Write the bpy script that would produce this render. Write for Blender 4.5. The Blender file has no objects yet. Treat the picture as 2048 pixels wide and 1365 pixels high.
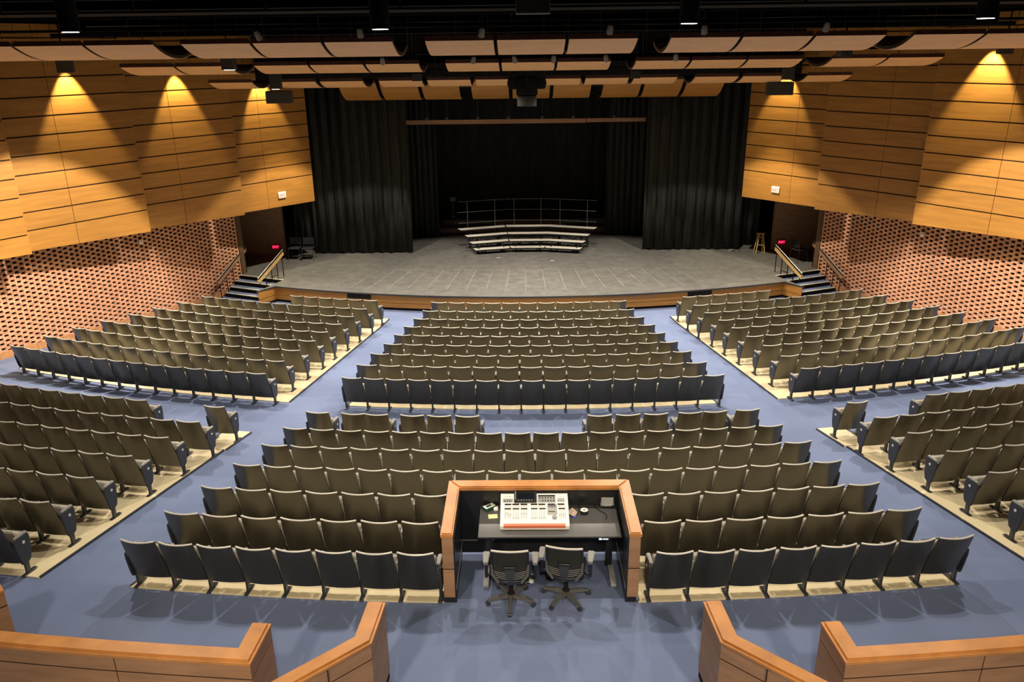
import bpy, bmesh, math, random
from mathutils import Vector, Matrix
random.seed(7)
S = bpy.context.scene
COL = S.collection
pi = math.pi
rad = math.radians

# ------------------------------------------------------------------ camera
CX, CZ = -0.208, 6.8115
F, TH, RO, YAW = 1588.1, 0.3532, 0.0130, 0.0148
def cam_dir(dx, dy):
    """direction of a pixel offset (dx right, dy down), focal length F"""
    c, s = math.cos(RO), math.sin(RO)
    x, y = c*dx - s*dy, s*dx + c*dy
    return x, y
def to_world(x, f, y):
    c, s = math.cos(TH), math.sin(TH)
    d = (x, c*f + s*(-y), -s*f + c*(-y))
    c, s = math.cos(YAW), math.sin(YAW)
    return Vector((c*d[0]-s*d[1], s*d[0]+c*d[1], d[2]))
xr, yr = cam_dir(1, 0); right = to_world(xr, 0, yr)
xd, yd = cam_dir(0, 1); down = to_world(xd, 0, yd)
fwd = to_world(0, 1, 0)
cam = bpy.data.cameras.new('camera'); camo = bpy.data.objects.new('camera', cam)
COL.objects.link(camo)
R3 = Matrix((right, -down, -fwd)).transposed()
camo.matrix_world = Matrix.Translation((CX, 0, CZ)) @ R3.to_4x4()
cam.sensor_width = 36; cam.lens = F/2048*36; cam.clip_end = 200
S.camera = camo
def project(p):
    v = R3.transposed() @ (Vector(p) - Vector((CX, 0, CZ)))
    return 1024 + F*v.x/-v.z, 682.5 - F*v.y/-v.z

# ------------------------------------------------------------------ light and exposure
S.view_settings.view_transform = 'Standard'; S.view_settings.look = 'None'
S.view_settings.gamma = 1; S.view_settings.use_curve_mapping = False
S.view_settings.exposure = 0.7
w = bpy.data.worlds.new('world'); S.world = w; w.use_nodes = True
w.node_tree.nodes['Background'].inputs[0].default_value = (0.9, 0.95, 1, 1)
w.node_tree.nodes['Background'].inputs[1].default_value = 0.02

def spot(name, loc, target, power, angle, blend, size, col):
    l = bpy.data.lights.new(name, 'SPOT'); l.energy = power; l.spot_size = rad(angle)
    l.spot_blend = blend; l.shadow_soft_size = size; l.color = col
    o = bpy.data.objects.new(name, l); COL.objects.link(o); o.location = loc
    d = Vector(target) - Vector(loc)
    o.rotation_euler = d.to_track_quat('-Z', 'Y').to_euler()
    return o
WARM = (1.0, 0.86, 0.66)
HOUSE = (1.0, 0.90, 0.76)
# house downlights among the reflectors and catwalks
for x in (-6.4, -2.15, 2.15, 6.4):
    spot('house_light', (x, 11.2, 7.0), (x, 11.8, 0), 440, 118, .5, .09, HOUSE)
for x in (-9.2, -3.0, 3.0, 9.2):
    spot('house_light', (x, 18.3, 6.75), (x*(1.08 if abs(x) > 5 else 1.02), 17.0, 0), 1150 if abs(x) > 5 else 900, 100 if abs(x) > 5 else 124, .5, .10, HOUSE)
for x in (-7.25, -1.3, 1.3, 7.25):
    spot('house_light', (x, 23.6 if abs(x) > 5 else 22.2, 5.3 if abs(x) > 5 else 6.45), (x*1.1, 21.3, -.5), 800 if abs(x) > 5 else 700, 112, .5, .10, HOUSE)
for x in (-6.2, -2.1, 2.1, 6.2):
    spot('stage_light', (x, 26.3, 6.1), (x*.98, 26.2, -.8), 900, 98, .15, .06, HOUSE)
for sx in (-1, 1):      # cross lights raking the brick screens below the maple
    spot('brick_light', (sx*8.6, 18.9, 6.6), (sx*13.2, 20.4, -.7), 2000, 66, .25, .03, HOUSE)
for x in (-4.2, 0, 4.2):
    spot('rear_house_light', (x, -1.0, 8.4), (x*1.1, 6.8, 0), 1500, 58, .6, .35, WARM)
# wall washers close above the maple walls
AMB = (1.0, 0.84, 0.5)
def washer(x, y, z, ang, power, cone=58):
    """x, y a point on the wall face, ang its plan direction; lamp stands just off the face"""
    sx = 1 if x > 0 else -1
    nr = Vector((-sx*.79, -.61, 0)); p = Vector((x, y, z)) + nr*.30
    spot('wall_washer', p, p - nr*.13 + Vector((0, 0, -2)), power, cone, .45, .03, AMB)
washer(-12.28, 22.08, 6.80, 0, 620)
washer(-10.65, 25.08, 6.62, 0, 480)
washer(-9.0, 27.95, 6.35, 0, 480, 62)
washer(12.17, 22.25, 7.0, 0, 680, 62)
washer(8.75, 28.28, 6.38, 0, 480, 62)
for sx in (-1, 1):
    spot('wall_washer', (sx*6.2, 26.4, 5.9), (sx*8.75, 28.25, 1.7), 420, 38, .8, .06, AMB)
    spot('wall_washer', (sx*8.5, 15.5, 6.6), (sx*14.2, 18.4, 1.6), 1100, 60, 1.0, .06, AMB)

# ------------------------------------------------------------------ materials
def mat(name, col, rough=.5, metal=0., spec=.5, nscale=0, namt=0., bump=0., bscale=60, stretch=(1,1,1), emit=0, coat=0):
    m = bpy.data.materials.new(name); m.use_nodes = True
    nt = m.node_tree; b = nt.nodes['Principled BSDF']
    b.inputs['Base Color'].default_value = (*col, 1); b.inputs['Roughness'].default_value = rough
    b.inputs['Metallic'].default_value = metal; b.inputs['Specular IOR Level'].default_value = spec
    b.inputs['Coat Weight'].default_value = coat
    if emit:
        b.inputs['Emission Color'].default_value = (*col, 1); b.inputs['Emission Strength'].default_value = emit
    tc = nt.nodes.new('ShaderNodeTexCoord'); mp = nt.nodes.new('ShaderNodeMapping')
    mp.inputs['Scale'].default_value = stretch
    nt.links.new(tc.outputs['Object'], mp.inputs['Vector'])
    n = nt.nodes.new('ShaderNodeTexNoise'); n.inputs['Scale'].default_value = nscale or 4; n.inputs['Detail'].default_value = 5
    nt.links.new(mp.outputs[0], n.inputs['Vector'])
    cr = nt.nodes.new('ShaderNodeValToRGB')
    k = namt
    cr.color_ramp.elements[0].position = .3; cr.color_ramp.elements[1].position = .7
    cr.color_ramp.elements[0].color = (*[max(0, c*(1-k)) for c in col], 1)
    cr.color_ramp.elements[1].color = (*[min(1, c*(1+k)) for c in col], 1)
    nt.links.new(n.outputs['Fac'], cr.inputs[0]); nt.links.new(cr.outputs[0], b.inputs['Base Color'])
    if bump:
        n2 = nt.nodes.new('ShaderNodeTexNoise'); n2.inputs['Scale'].default_value = bscale
        nt.links.new(mp.outputs[0], n2.inputs['Vector'])
        bp = nt.nodes.new('ShaderNodeBump'); bp.inputs['Strength'].default_value = bump; bp.inputs['Distance'].default_value = .01
        nt.links.new(n2.outputs['Fac'], bp.inputs['Height']); nt.links.new(bp.outputs[0], b.inputs['Normal'])
    return m
M = {}
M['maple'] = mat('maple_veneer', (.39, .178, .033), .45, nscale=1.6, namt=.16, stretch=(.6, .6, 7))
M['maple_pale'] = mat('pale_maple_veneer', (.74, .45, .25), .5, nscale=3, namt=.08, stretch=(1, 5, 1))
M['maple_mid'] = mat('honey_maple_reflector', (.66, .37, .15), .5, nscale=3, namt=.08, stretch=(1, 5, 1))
M['rail_wood'] = mat('cherry_wood_cap', (.56, .24, .065), .42, nscale=3, namt=.2, stretch=(1, 1, 1), coat=.1)
M['panel_wood'] = mat('brown_wood_panel', (.37, .205, .11), .5, nscale=2, namt=.14, stretch=(1, 1, 6))
M['dark_red'] = mat('dark_red_stained_edge', (.07, .02, .012), .6, nscale=5, namt=.2)
M['dark_back'] = mat('dark_backing', (.035, .024, .016), .8, nscale=5, namt=.2)
M['reveal'] = mat('dark_reveal', (.03, .012, .005), .8, nscale=5, namt=.2)
M['black'] = mat('matte_black', (.010, .010, .011), .8, spec=.15, nscale=5, namt=.3)
M['black_gloss'] = mat('satin_black', (.015, .015, .017), .3, nscale=5, namt=.2)
M['curtain'] = mat('black_velour', (.042, .045, .042), .95, spec=.15, nscale=3, namt=.25, stretch=(4, 4, .4))
M['seat_plastic'] = mat('dark_seat_shell', (.019, .0175, .014), .3, spec=.5, nscale=7, namt=.06)
M['seat_plastic'].node_tree.nodes['Principled BSDF'].inputs['IOR'].default_value = 1.93
M['seat_plastic'].node_tree.nodes['Principled BSDF'].inputs['Specular Tint'].default_value = (1, .93, .78, 1)
M['seat_rim'] = mat('painted_rim_glint', (.62, .59, .52), .35, spec=.8, nscale=6, namt=.05)  # seat rim is dark plastic; the lamps' glint is put into this pale colour
M['seat_fabric'] = mat('grey_tweed', (.42, .39, .33), .95, spec=.1, nscale=160, namt=.25)
M['seat_metal'] = mat('charcoal_metal', (.035, .038, .045), .42, nscale=9, namt=.1)
M['arm_plastic'] = mat('grey_armrest', (.26, .26, .25), .45, nscale=9, namt=.1)
M['plate'] = mat('pale_metal_disc', (.7, .72, .72), .4, nscale=9, namt=.05)
M['brick'] = mat('pink_brick', (.62, .315, .19), .85, nscale=9, namt=.3, bump=.3, bscale=40)
M['kick'] = mat('plain_brick_base', (.50, .24, .10), .8, nscale=9, namt=.2)
M['deck'] = mat('scuffed_black_deck', (.105, .10, .088), .5, nscale=1.2, namt=.35, stretch=(1, 1, 1))
M['beige'] = mat('beige_sealed_concrete', (.74, .63, .40), .5, nscale=2.5, namt=.06)
M['steel'] = mat('brushed_steel', (.6, .6, .6), .3, metal=1, nscale=9, namt=.1)
M['pipe'] = mat('grey_pipe', (.10, .10, .10), .5, nscale=9, namt=.1)
M['speaker'] = mat('charcoal_grille', (.035, .035, .032), .7, nscale=80, namt=.3)
M['white'] = mat('white_enamel', (.85, .84, .78), .4, nscale=9, namt=.03)
M['cream'] = mat('cream_carpet_top', (.62, .59, .50), .8, nscale=30, namt=.08)
M['nosing'] = mat('pale_nosing', (.75, .72, .55), .5, nscale=9, namt=.05)
M['pine'] = mat('pale_pine', (.72, .47, .17), .5, nscale=4, namt=.15, stretch=(3, 3, .5))
M['red_glow'] = mat('red_sign_face', (1, .02, .08), .5, emit=3)
M['sign_face'] = mat('sign_white_face', (.95, .9, .85), .4, nscale=9, namt=.02)
M['red'] = mat('red_letters', (.75, .12, .10), .5, nscale=9, namt=.05)
M['lamp'] = mat('lamp_lens', (1, .95, .85), .5, emit=12)
M['blue_lamp'] = mat('cool_lamp', (.6, .75, 1), .5, emit=6)
M['mesh'] = mat('black_chair_mesh', (.05, .048, .042), .6, nscale=200, namt=.6)
M['desk'] = mat('charcoal_laminate', (.075, .072, .068), .42, nscale=6, namt=.08)
M['screen'] = mat('dark_glass', (.01, .013, .016), .08, nscale=6, namt=.1)
M['coral'] = mat('coral_wrist_rest', (.72, .19, .10), .5, nscale=6, namt=.06)
M['grey'] = mat('mid_grey', (.30, .30, .29), .5, nscale=6, namt=.06)
M['yellow'] = mat('yellow_paper', (.85, .86, .42), .8, nscale=6, namt=.03)
M['green'] = mat('dark_green_plastic', (.02, .07, .045), .4, nscale=6, namt=.1)
M['blue'] = mat('blue_plastic', (.08, .10, .45), .4, nscale=6, namt=.1)
M['bag'] = mat('tan_plastic_bag', (.55, .42, .33), .3, nscale=40, namt=.4)
M['dbrick'] = mat('dark_solid_brick', (.13, .065, .04), .85, nscale=9, namt=.2)
M['pier'] = mat('dark_walnut_pier', (.12, .07, .035), .5, nscale=3, namt=.2)

def carpet():
    m = bpy.data.materials.new('blue_carpet'); m.use_nodes = True; nt = m.node_tree; b = nt.nodes['Principled BSDF']
    b.inputs['Roughness'].default_value = .95; b.inputs['Specular IOR Level'].default_value = .15
    tc = nt.nodes.new('ShaderNodeTexCoord')
    br = nt.nodes.new('ShaderNodeTexBrick'); br.offset = .5
    br.inputs['Color1'].default_value = (.178, .225, .375, 1); br.inputs['Color2'].default_value = (.20, .25, .41, 1)
    br.inputs['Mortar'].default_value = (.18, .227, .38, 1); br.inputs['Scale'].default_value = 1
    br.inputs['Brick Width'].default_value = .6; br.inputs['Row Height'].default_value = .6; br.inputs['Mortar Size'].default_value = .002
    nt.links.new(tc.outputs['Object'], br.inputs['Vector'])
    n = nt.nodes.new('ShaderNodeTexNoise'); n.inputs['Scale'].default_value = .7; n.inputs['Detail'].default_value = 6
    nt.links.new(tc.outputs['Object'], n.inputs['Vector'])
    mx = nt.nodes.new('ShaderNodeMixRGB'); mx.blend_type = 'MULTIPLY'; mx.inputs[0].default_value = .35
    nt.links.new(br.outputs[0], mx.inputs[1]); nt.links.new(n.outputs['Fac'], mx.inputs[2])
    g = nt.nodes.new('ShaderNodeBrightContrast'); g.inputs['Bright'].default_value = .0
    nt.links.new(mx.outputs[0], g.inputs[0]); nt.links.new(g.outputs[0], b.inputs['Base Color'])
    n2 = nt.nodes.new('ShaderNodeTexNoise'); n2.inputs['Scale'].default_value = 220
    nt.links.new(tc.outputs['Object'], n2.inputs['Vector'])
    bp = nt.nodes.new('ShaderNodeBump'); bp.inputs['Strength'].default_value = .25; bp.inputs['Distance'].default_value = .004
    nt.links.new(n2.outputs['Fac'], bp.inputs['Height']); nt.links.new(bp.outputs[0], b.inputs['Normal'])
    return m
M['carpet'] = carpet()

def solid_brick(m):
    nt = m.node_tree; b = nt.nodes['Principled BSDF']; tc = nt.nodes.new('ShaderNodeTexCoord')
    br = nt.nodes.new('ShaderNodeTexBrick'); mp = nt.nodes.new('ShaderNodeMapping'); mp.inputs['Rotation'].default_value = (pi/2, 0, 0)
    nt.links.new(tc.outputs['Object'], mp.inputs[0]); nt.links.new(mp.outputs[0], br.inputs['Vector'])
    br.inputs['Scale'].default_value = 1; br.inputs['Brick Width'].default_value = .21; br.inputs['Row Height'].default_value = .07
    br.inputs['Mortar Size'].default_value = .008
    br.inputs['Color1'].default_value = (.33, .17, .10, 1); br.inputs['Color2'].default_value = (.25, .13, .08, 1)
    br.inputs['Mortar'].default_value = (.42, .32, .22, 1)
    nt.links.new(br.outputs[0], b.inputs['Base Color'])
solid_brick(M['dbrick'])

# ------------------------------------------------------------------ mesh helpers
def B(): return bmesh.new()
def box(bm, x0, x1, y0, y1, z0, z1, m=None):
    vs = [bm.verts.new((x, y, z)) for x in (x0, x1) for y in (y0, y1) for z in (z0, z1)]
    if m is not None:
        for v in vs: v.co = m @ v.co
    for f in ((0,1,3,2), (4,6,7,5), (0,4,5,1), (2,3,7,6), (0,2,6,4), (1,5,7,3)):
        bm.faces.new([vs[i] for i in f])
    return vs
def rbox(bm, x0, x1, y0, y1, z0, z1, r=.01, m=None, seg=2):
    t = B(); box(t, x0, x1, y0, y1, z0, z1)
    bmesh.ops.bevel(t, geom=list(t.edges), offset=r, segments=seg, affect='EDGES', profile=.5)
    merge(bm, t, m)
def merge(bm, t, m=None):
    mp = {}
    for v in t.verts: mp[v] = bm.verts.new(m @ v.co if m is not None else v.co)
    for f in t.faces:
        try: bm.faces.new([mp[v] for v in f.verts])
        except ValueError: pass
    t.free()
def tube(bm, pts, r, n=8, cap=True):
    rings = []
    pts = [Vector(p) for p in pts]
    for i, p in enumerate(pts):
        a = pts[max(i-1, 0)]; c = pts[min(i+1, len(pts)-1)]
        d = (c-a).normalized()
        u = d.cross(Vector((0, 0, 1)))
        if u.length < 1e-3: u = Vector((1, 0, 0))
        u.normalize(); v = d.cross(u).normalized()
        rr = r[i] if isinstance(r, (list, tuple)) else r
        rings.append([bm.verts.new(p + rr*(math.cos(2*pi*k/n)*u + math.sin(2*pi*k/n)*v)) for k in range(n)])
    for a, b in zip(rings, rings[1:]):
        for k in range(n): bm.faces.new([a[k], a[(k+1) % n], b[(k+1) % n], b[k]])
    if cap: bm.faces.new(rings[0][::-1]); bm.faces.new(rings[-1])
def lathe(bm, prof, n=20, c=(0, 0, 0), m=None):
    rings = []
    for r, z in prof:
        ring = []
        for k in range(n):
            p = Vector((c[0]+r*math.cos(2*pi*k/n), c[1]+r*math.sin(2*pi*k/n), c[2]+z))
            ring.append(bm.verts.new(m @ p if m is not None else p))
        rings.append(ring)
    for a, b in zip(rings, rings[1:]):
        for k in range(n): bm.faces.new([a[k], a[(k+1) % n], b[(k+1) % n], b[k]])
    bm.faces.new(rings[0][::-1]); bm.faces.new(rings[-1])
def prism(bm, poly, z0, z1, m=None):
    """poly in XY, z0/z1 numbers or functions of (x,y)"""
    fz = lambda z, p: z(p[0], p[1]) if callable(z) else z
    a = [Vector((p[0], p[1], fz(z0, p))) for p in poly]; b = [Vector((p[0], p[1], fz(z1, p))) for p in poly]
    if m is not None: a = [m @ v for v in a]; b = [m @ v for v in b]
    a = [bm.verts.new(v) for v in a]; b = [bm.verts.new(v) for v in b]
    n = len(poly)
    bm.faces.new(a[::-1]); bm.faces.new(b)
    for i in range(n): bm.faces.new([a[i], a[(i+1) % n], b[(i+1) % n], b[i]])
def sheet(bm, rows):
    g = [[bm.verts.new(p) for p in r] for r in rows]
    for a, b in zip(g, g[1:]):
        for i in range(len(a)-1): bm.faces.new([a[i], a[i+1], b[i+1], b[i]])
    return g
def beam(bm, a, b, w, h):
    """box beam from a to b, width w sideways, height h"""
    a, b = Vector(a), Vector(b); d = (b-a); L = d.length; d.normalize()
    u = d.cross(Vector((0, 0, 1)))
    if u.length < 1e-3: u = Vector((1, 0, 0))
    u.normalize(); v = u.cross(d).normalized()
    m = Matrix((d, u, v)).transposed().to_4x4(); m.translation = a
    box(bm, 0, L, -w/2, w/2, -h/2, h/2, m)
def mesh_of(name, bm, material, smooth=None):
    bmesh.ops.recalc_face_normals(bm, faces=bm.faces)
    me = bpy.data.meshes.new(name); bm.to_mesh(me); bm.free()
    me.materials.append(M[material] if isinstance(material, str) else material)
    if smooth is not None:
        for p in me.polygons: p.use_smooth = True
        try: me.set_sharp_from_angle(angle=rad(smooth))
        except Exception: pass
    return me
def obj(name, bm, material, parent=None, smooth=None):
    me = mesh_of(name, bm, material, smooth) if isinstance(bm, bmesh.types.BMesh) else bm
    o = bpy.data.objects.new(name, me); COL.objects.link(o)
    if parent: o.parent = parent
    return o
def thing(name, label, cat, loc=(0, 0, 0), rz=0, group=None):
    o = bpy.data.objects.new(name, None); COL.objects.link(o); o.location = loc; o.rotation_euler = (0, 0, rz)
    o.empty_display_size = .1
    o['label'] = label; o['category'] = cat
    if group: o['group'] = group
    return o
def tag(o, label, cat, group=None, kind=None):
    o['label'] = label; o['category'] = cat
    if group: o['group'] = group
    if kind: o['kind'] = kind
    return o
def struct(name, bm, material, smooth=None):
    o = obj(name, bm, material, None, smooth); o['kind'] = 'structure'; return o
def text_mesh(txt, size, material, parent, m, name='lettering', ext=.002, label=None):
    c = bpy.data.curves.new(name, 'FONT'); c.body = txt; c.size = size; c.extrude = ext
    c.align_x = 'CENTER'; c.align_y = 'CENTER'
    t = bpy.data.objects.new(name, c); COL.objects.link(t)
    bpy.context.view_layer.update()
    me = bpy.data.meshes.new_from_object(t.evaluated_get(bpy.context.evaluated_depsgraph_get()))
    bpy.data.objects.remove(t); bpy.data.curves.remove(c)
    me.materials.clear(); me.materials.append(M[material])
    me.transform(m)
    o = bpy.data.objects.new(name, me); COL.objects.link(o); o.parent = parent
    if label: o['label'] = label
    return o

# ------------------------------------------------------------------ floor
YC = 51.17                       # the seating rows are arcs about this point on stage
STAGE = -0.776; LOW = -1.335
KN = [(26.0, LOW), (28.02, LOW), (34.66, -.958), (42.62, 0.0), (70, 0.0)]
def zr(r):
    if r <= KN[0][0]: return KN[0][1]
    for (a, za), (b, zb) in zip(KN, KN[1:]):
        if r <= b: return za + (zb-za)*(r-a)/(b-a)
    return 0.0
def pol(r, deg, z=None, dz=0):
    a = rad(deg); return Vector((r*math.sin(a), YC - r*math.cos(a), (zr(r) if z is None else z)+dz))
bm = B()
rs = [20, 24, 26, 28.02, 30, 32, 34.66, 36.5, 38.5, 40.5, 42.62, 45, 48, 52, 57]
sheet(bm, [[pol(r, d) for d in range(-40, 41, 2)] for r in rs])
struct('floor', bm, 'carpet')

def pad(name, r0, r1, d0f, d1f, label):
    """raised beige concrete under a block of seats, with its dark edge strip"""
    bm = B(); n = 20; rr = sorted([r0] + [k for k in (28.02, 30, 32, 41.24, 41.26) if r0 < k < r1] + [r1])
    top = []
    for r in rr:
        top.append([pol(r, d0f(r)+(d1f(r)-d0f(r))*i/n, dz=.02) for i in range(n+1)])
    sheet(bm, top)
    o = obj(name, bm, 'beige'); o['kind'] = 'structure'
    e = B()
    L = [pol(r, d0f(r), dz=.012) for r in rr]; Rt = [pol(r, d1f(r), dz=.012) for r in rr]
    for line in (L, Rt):
        for a, b in zip(line, line[1:]): beam(e, a, b, .035, .03)
    f_ = B()
    for row in (top[0], top[-1]):
        for a, b in zip(row, row[1:]): beam(f_, a - Vector((0, 0, .01)), b - Vector((0, 0, .01)), .02, .022)
    obj('lip', f_, 'beige', o)
    eo = obj('trim', e, 'seat_metal', o)
    return o
pad('floor_1', 27.35, 34.66, lambda r: -(6.3+(r-28)*.125), lambda r: (6.2+(r-28)*.13), '')
pad('floor_2', 27.35, 34.66, lambda r: -22.9, lambda r: -9.5, '')
pad('floor_3', 27.35, 34.66, lambda r: 9.5, lambda r: 22.9, '')
gb = 1.87
pad('floor_4', 37.75, 42.62, lambda r: -(6.92+(r-37.7)*.118), lambda r: -(1.27/r*57.2958) if r > 41.25 else 0, '')
pad('floor_5', 37.75, 42.62, lambda r: (1.27/r*57.2958) if r > 41.25 else 0, lambda r: (6.9+(r-37.7)*.125), '')
pad('floor_6', 36.72, 37.75, lambda r: -6.98, lambda r: -1.55, '')
pad('floor_7', 36.72, 37.75, lambda r: 1.5, lambda r: 6.9, '')
pad('floor_8', 37.75, 42.62, lambda r: -30, lambda r: -9.35, '')
pad('floor_9', 37.75, 42.62, lambda r: 9.3, lambda r: 30, '')
pad('floor_10', 36.72, 37.75, lambda r: -10.2, lambda r: -9.3, '')
pad('floor_11', 36.72, 37.75, lambda r: 9.22, lambda r: 10.1, '')
pad('floor_12', 36.72, 37.75, lambda r: -30, lambda r: -12.0, '')
pad('floor_13', 36.72, 37.75, lambda r: 12.0, lambda r: 30, '')

# ------------------------------------------------------------------ room shell
bm = B(); box(bm, -24, 24, -4.2, -4, -.2, 9.8); struct('wall_rear', bm, 'maple')
bm = B(); box(bm, -24, 24, -4.2, 44, 9.6, 9.8); struct('ceiling', bm, 'black')
bm = B(); box(bm, -14, 14, 38.4, 38.6, -2, 9.6); struct('wall_front', bm, 'black')
def wallx(Y): return 10.4 + (27.8-Y)*.51
for sx, nm in ((-1, 'left'), (1, 'right')):
    # open-work brick screen: courses of bricks with staggered gaps
    bm = B(); k = B(); base = B()
    u = Vector((sx*.4545, -.8907, 0)); nrm = Vector((-sx*.8907, -.4545, 0))   # along wall, into room
    o0 = Vector((sx*10.4, 27.8, 0)); LEN = 16.5
    mt = Matrix((u, nrm, Vector((0, 0, 1)))).transposed().to_4x4(); mt.translation = o0
    ch = .0677; per = .33; z0 = -1.22
    for c in range(60):
        z = z0 + c*ch
        off = (c % 2)*per/2
        s = -off
        while s < LEN:
            a, b = max(0, s), min(LEN, s+per-.115)
            if b-a > .02:
                fl = zr(math.hypot(o0.x+u.x*b, YC-(o0.y+u.y*b)))
                if z > fl+.1: box(bm, a, b, -.055, 0, z, z+ch+.0005, mt)
            s += per
    w_ = struct('wall_'+nm, bm, 'brick')
    box(base, -.02, LEN, -.16, -.11, -1.5, 7.9, mt); obj('backing', base, 'black', w_)
    # plain base course
    n = 30; kb = B()
    for i in range(n):
        a, b = LEN*i/n, LEN*(i+1)/n
        za = zr(math.hypot(o0.x+u.x*a, YC-(o0.y+u.y*a))); zb = zr(math.hypot(o0.x+u.x*b, YC-(o0.y+u.y*b)))
        p = [Vector((a, -.1, za-.1)), Vector((b, -.1, zb-.1)), Vector((b, -.1, zb+.2)), Vector((a, -.1, za+.2))]
        q = [v + Vector((0, .115, 0)) for v in p]
        P_ = [kb.verts.new(mt @ v) for v in p]; Q_ = [kb.verts.new(mt @ v) for v in q]
        kb.faces.new(P_); kb.faces.new(Q_[::-1])
        for j in range(4): kb.faces.new([P_[j], P_[(j+1) % 4], Q_[(j+1) % 4], Q_[j]])
    b_ = struct('baseboard_'+nm, kb, 'kick')
    # pier at the end of the screen
    pb = B(); box(pb, -.22, -.02, -.3, .02, -1.4, 2.6, mt); struct('trim_1' if sx < 0 else 'trim_2', pb, 'pier')
    # far side of the house walls up to the ceiling behind the camera
    e = o0 + u*LEN
    wb = B(); beam(wb, (e.x, e.y, 4), (e.x+sx*6, -4, 4), .2, 11); struct('wall_'+nm+'_rear', wb, 'maple')
    ub = B(); box(ub, -1.2, LEN, -.6, -.4, 2.0, 9.7, mt); struct('wall_'+nm+'_upper', ub, 'panel_wood')
    # solid brick return wall beside the stage
    rb = B(); box(rb, *sorted((sx*9.62, sx*13.5)), 30.7, 30.95, -1.0, 3.2); struct('wall_'+nm+'_return', rb, 'dbrick')
    rb = B(); box(rb, *sorted((sx*13.3, sx*13.5)), 26, 31, -1.4, 3.2); struct('wall_'+nm+'_lobby', rb, 'black')
    rb = B(); box(rb, *sorted((sx*10.3, sx*14)), 28.3, 31, 3.2, 3.4); struct('ceiling_'+nm+'_lobby', rb, 'black')
    # wings of the stage house
    rb = B(); box(rb, *sorted((sx*13.6, sx*13.8)), 30.9, 38.5, -1.5, 9.6); struct('wall_'+nm+'_wing', rb, 'black')
    rb = B(); box(rb, *sorted((sx*9.2, sx*13.7)), 31.0, 31.15, 3.1, 9.6); struct('wall_'+nm+'_proscenium', rb, 'black')

# ------------------------------------------------------------------ honey maple wall bays
BAYS = [  # far end (by the stage), near end, bottom z far/near, groove heights
 ((7.90, 29.40), (9.85, 26.83), 1.58, 1.635, [2.565+.452*i for i in range(12)], .62, 'bay nearest the stage'),
 ((9.55, 26.50), (11.70, 23.72), 1.65, 1.765, [2.50+.4655*i for i in range(12)], .60, 'second bay from the stage'),
 ((11.37, 23.44), (13.42, 20.36), 1.775, 1.90, [2.44+.4785*i for i in range(11)], .587, 'third bay from the stage'),
 ((13.02, 20.14), (17.2, 13.4), 1.92, 2.2, [2.435+.479*i for i in range(11)], .40, 'fourth bay from the stage'),
]
TOPZ = 7.55
for sx, side in ((-1, 'left'), (1, 'right')):
    for (f, n_, zf_, zn_, gr, seam, where) in BAYS:
        fx = Vector((sx*f[0], f[1], 0)); nx = Vector((sx*n_[0], n_[1], 0))
        u = (nx-fx); L = u.length; u.normalize(); nr = Vector((-sx*abs(u.y), -abs(u.x), 0))
        mt = Matrix((u, nr, Vector((0, 0, 1)))).transposed().to_4x4(); mt.translation = fx
        t = thing('wood_wall_bay', 'honey maple wall panelling with dark grooves on the %s, %s' % (side, where), 'wall panelling', group=None)
        bm = B(); g = .027
        zs = [None] + [z for z in gr if z < TOPZ] + [TOPZ]
        segs = [(0, L*seam), (L*seam, L)] if L < 5 else [(0, L*.25), (L*.25, L*.5), (L*.5, L*.75), (L*.75, L)]
        for a, b in segs:
            a += .006 if a > 0 else 0; b -= .006 if b < L else 0
            for i in range(len(zs)-1):
                z1 = zs[i+1] - (g if i < len(zs)-2 else 0)
                if zs[i] is None:
                    za = zf_+(zn_-zf_)*a/L; zb = zf_+(zn_-zf_)*b/L
                else: za = zb = zs[i]+g*.3
                vs = [bm.verts.new(mt @ Vector(p)) for p in ((a,0,za),(b,0,zb),(b,0,z1),(a,0,z1),(a,-.05,za),(b,-.05,zb),(b,-.05,z1),(a,-.05,z1))]
                for q in ((0,1,2,3),(4,7,6,5),(0,4,5,1),(1,5,6,2),(2,6,7,3),(3,7,4,0)): bm.faces.new([vs[j] for j in q])
        obj('boards', bm, 'maple', t)
        bb = B(); vs = []
        za, zb = zf_+.02, zn_+.02
        vs = [bb.verts.new(mt @ Vector(p)) for p in ((.01,-.035,za),(L-.01,-.035,zb),(L-.01,-.035,TOPZ-.01),(.01,-.035,TOPZ-.01),(.01,-.28,za),(L-.01,-.28,zb),(L-.01,-.28,TOPZ-.01),(.01,-.28,TOPZ-.01))]
        for q in ((0,1,2,3),(4,7,6,5),(0,4,5,1),(1,5,6,2),(2,6,7,3),(3,7,4,0)): bb.faces.new([vs[j] for j in q])
        obj('backing', bb, 'reveal', t)

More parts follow.
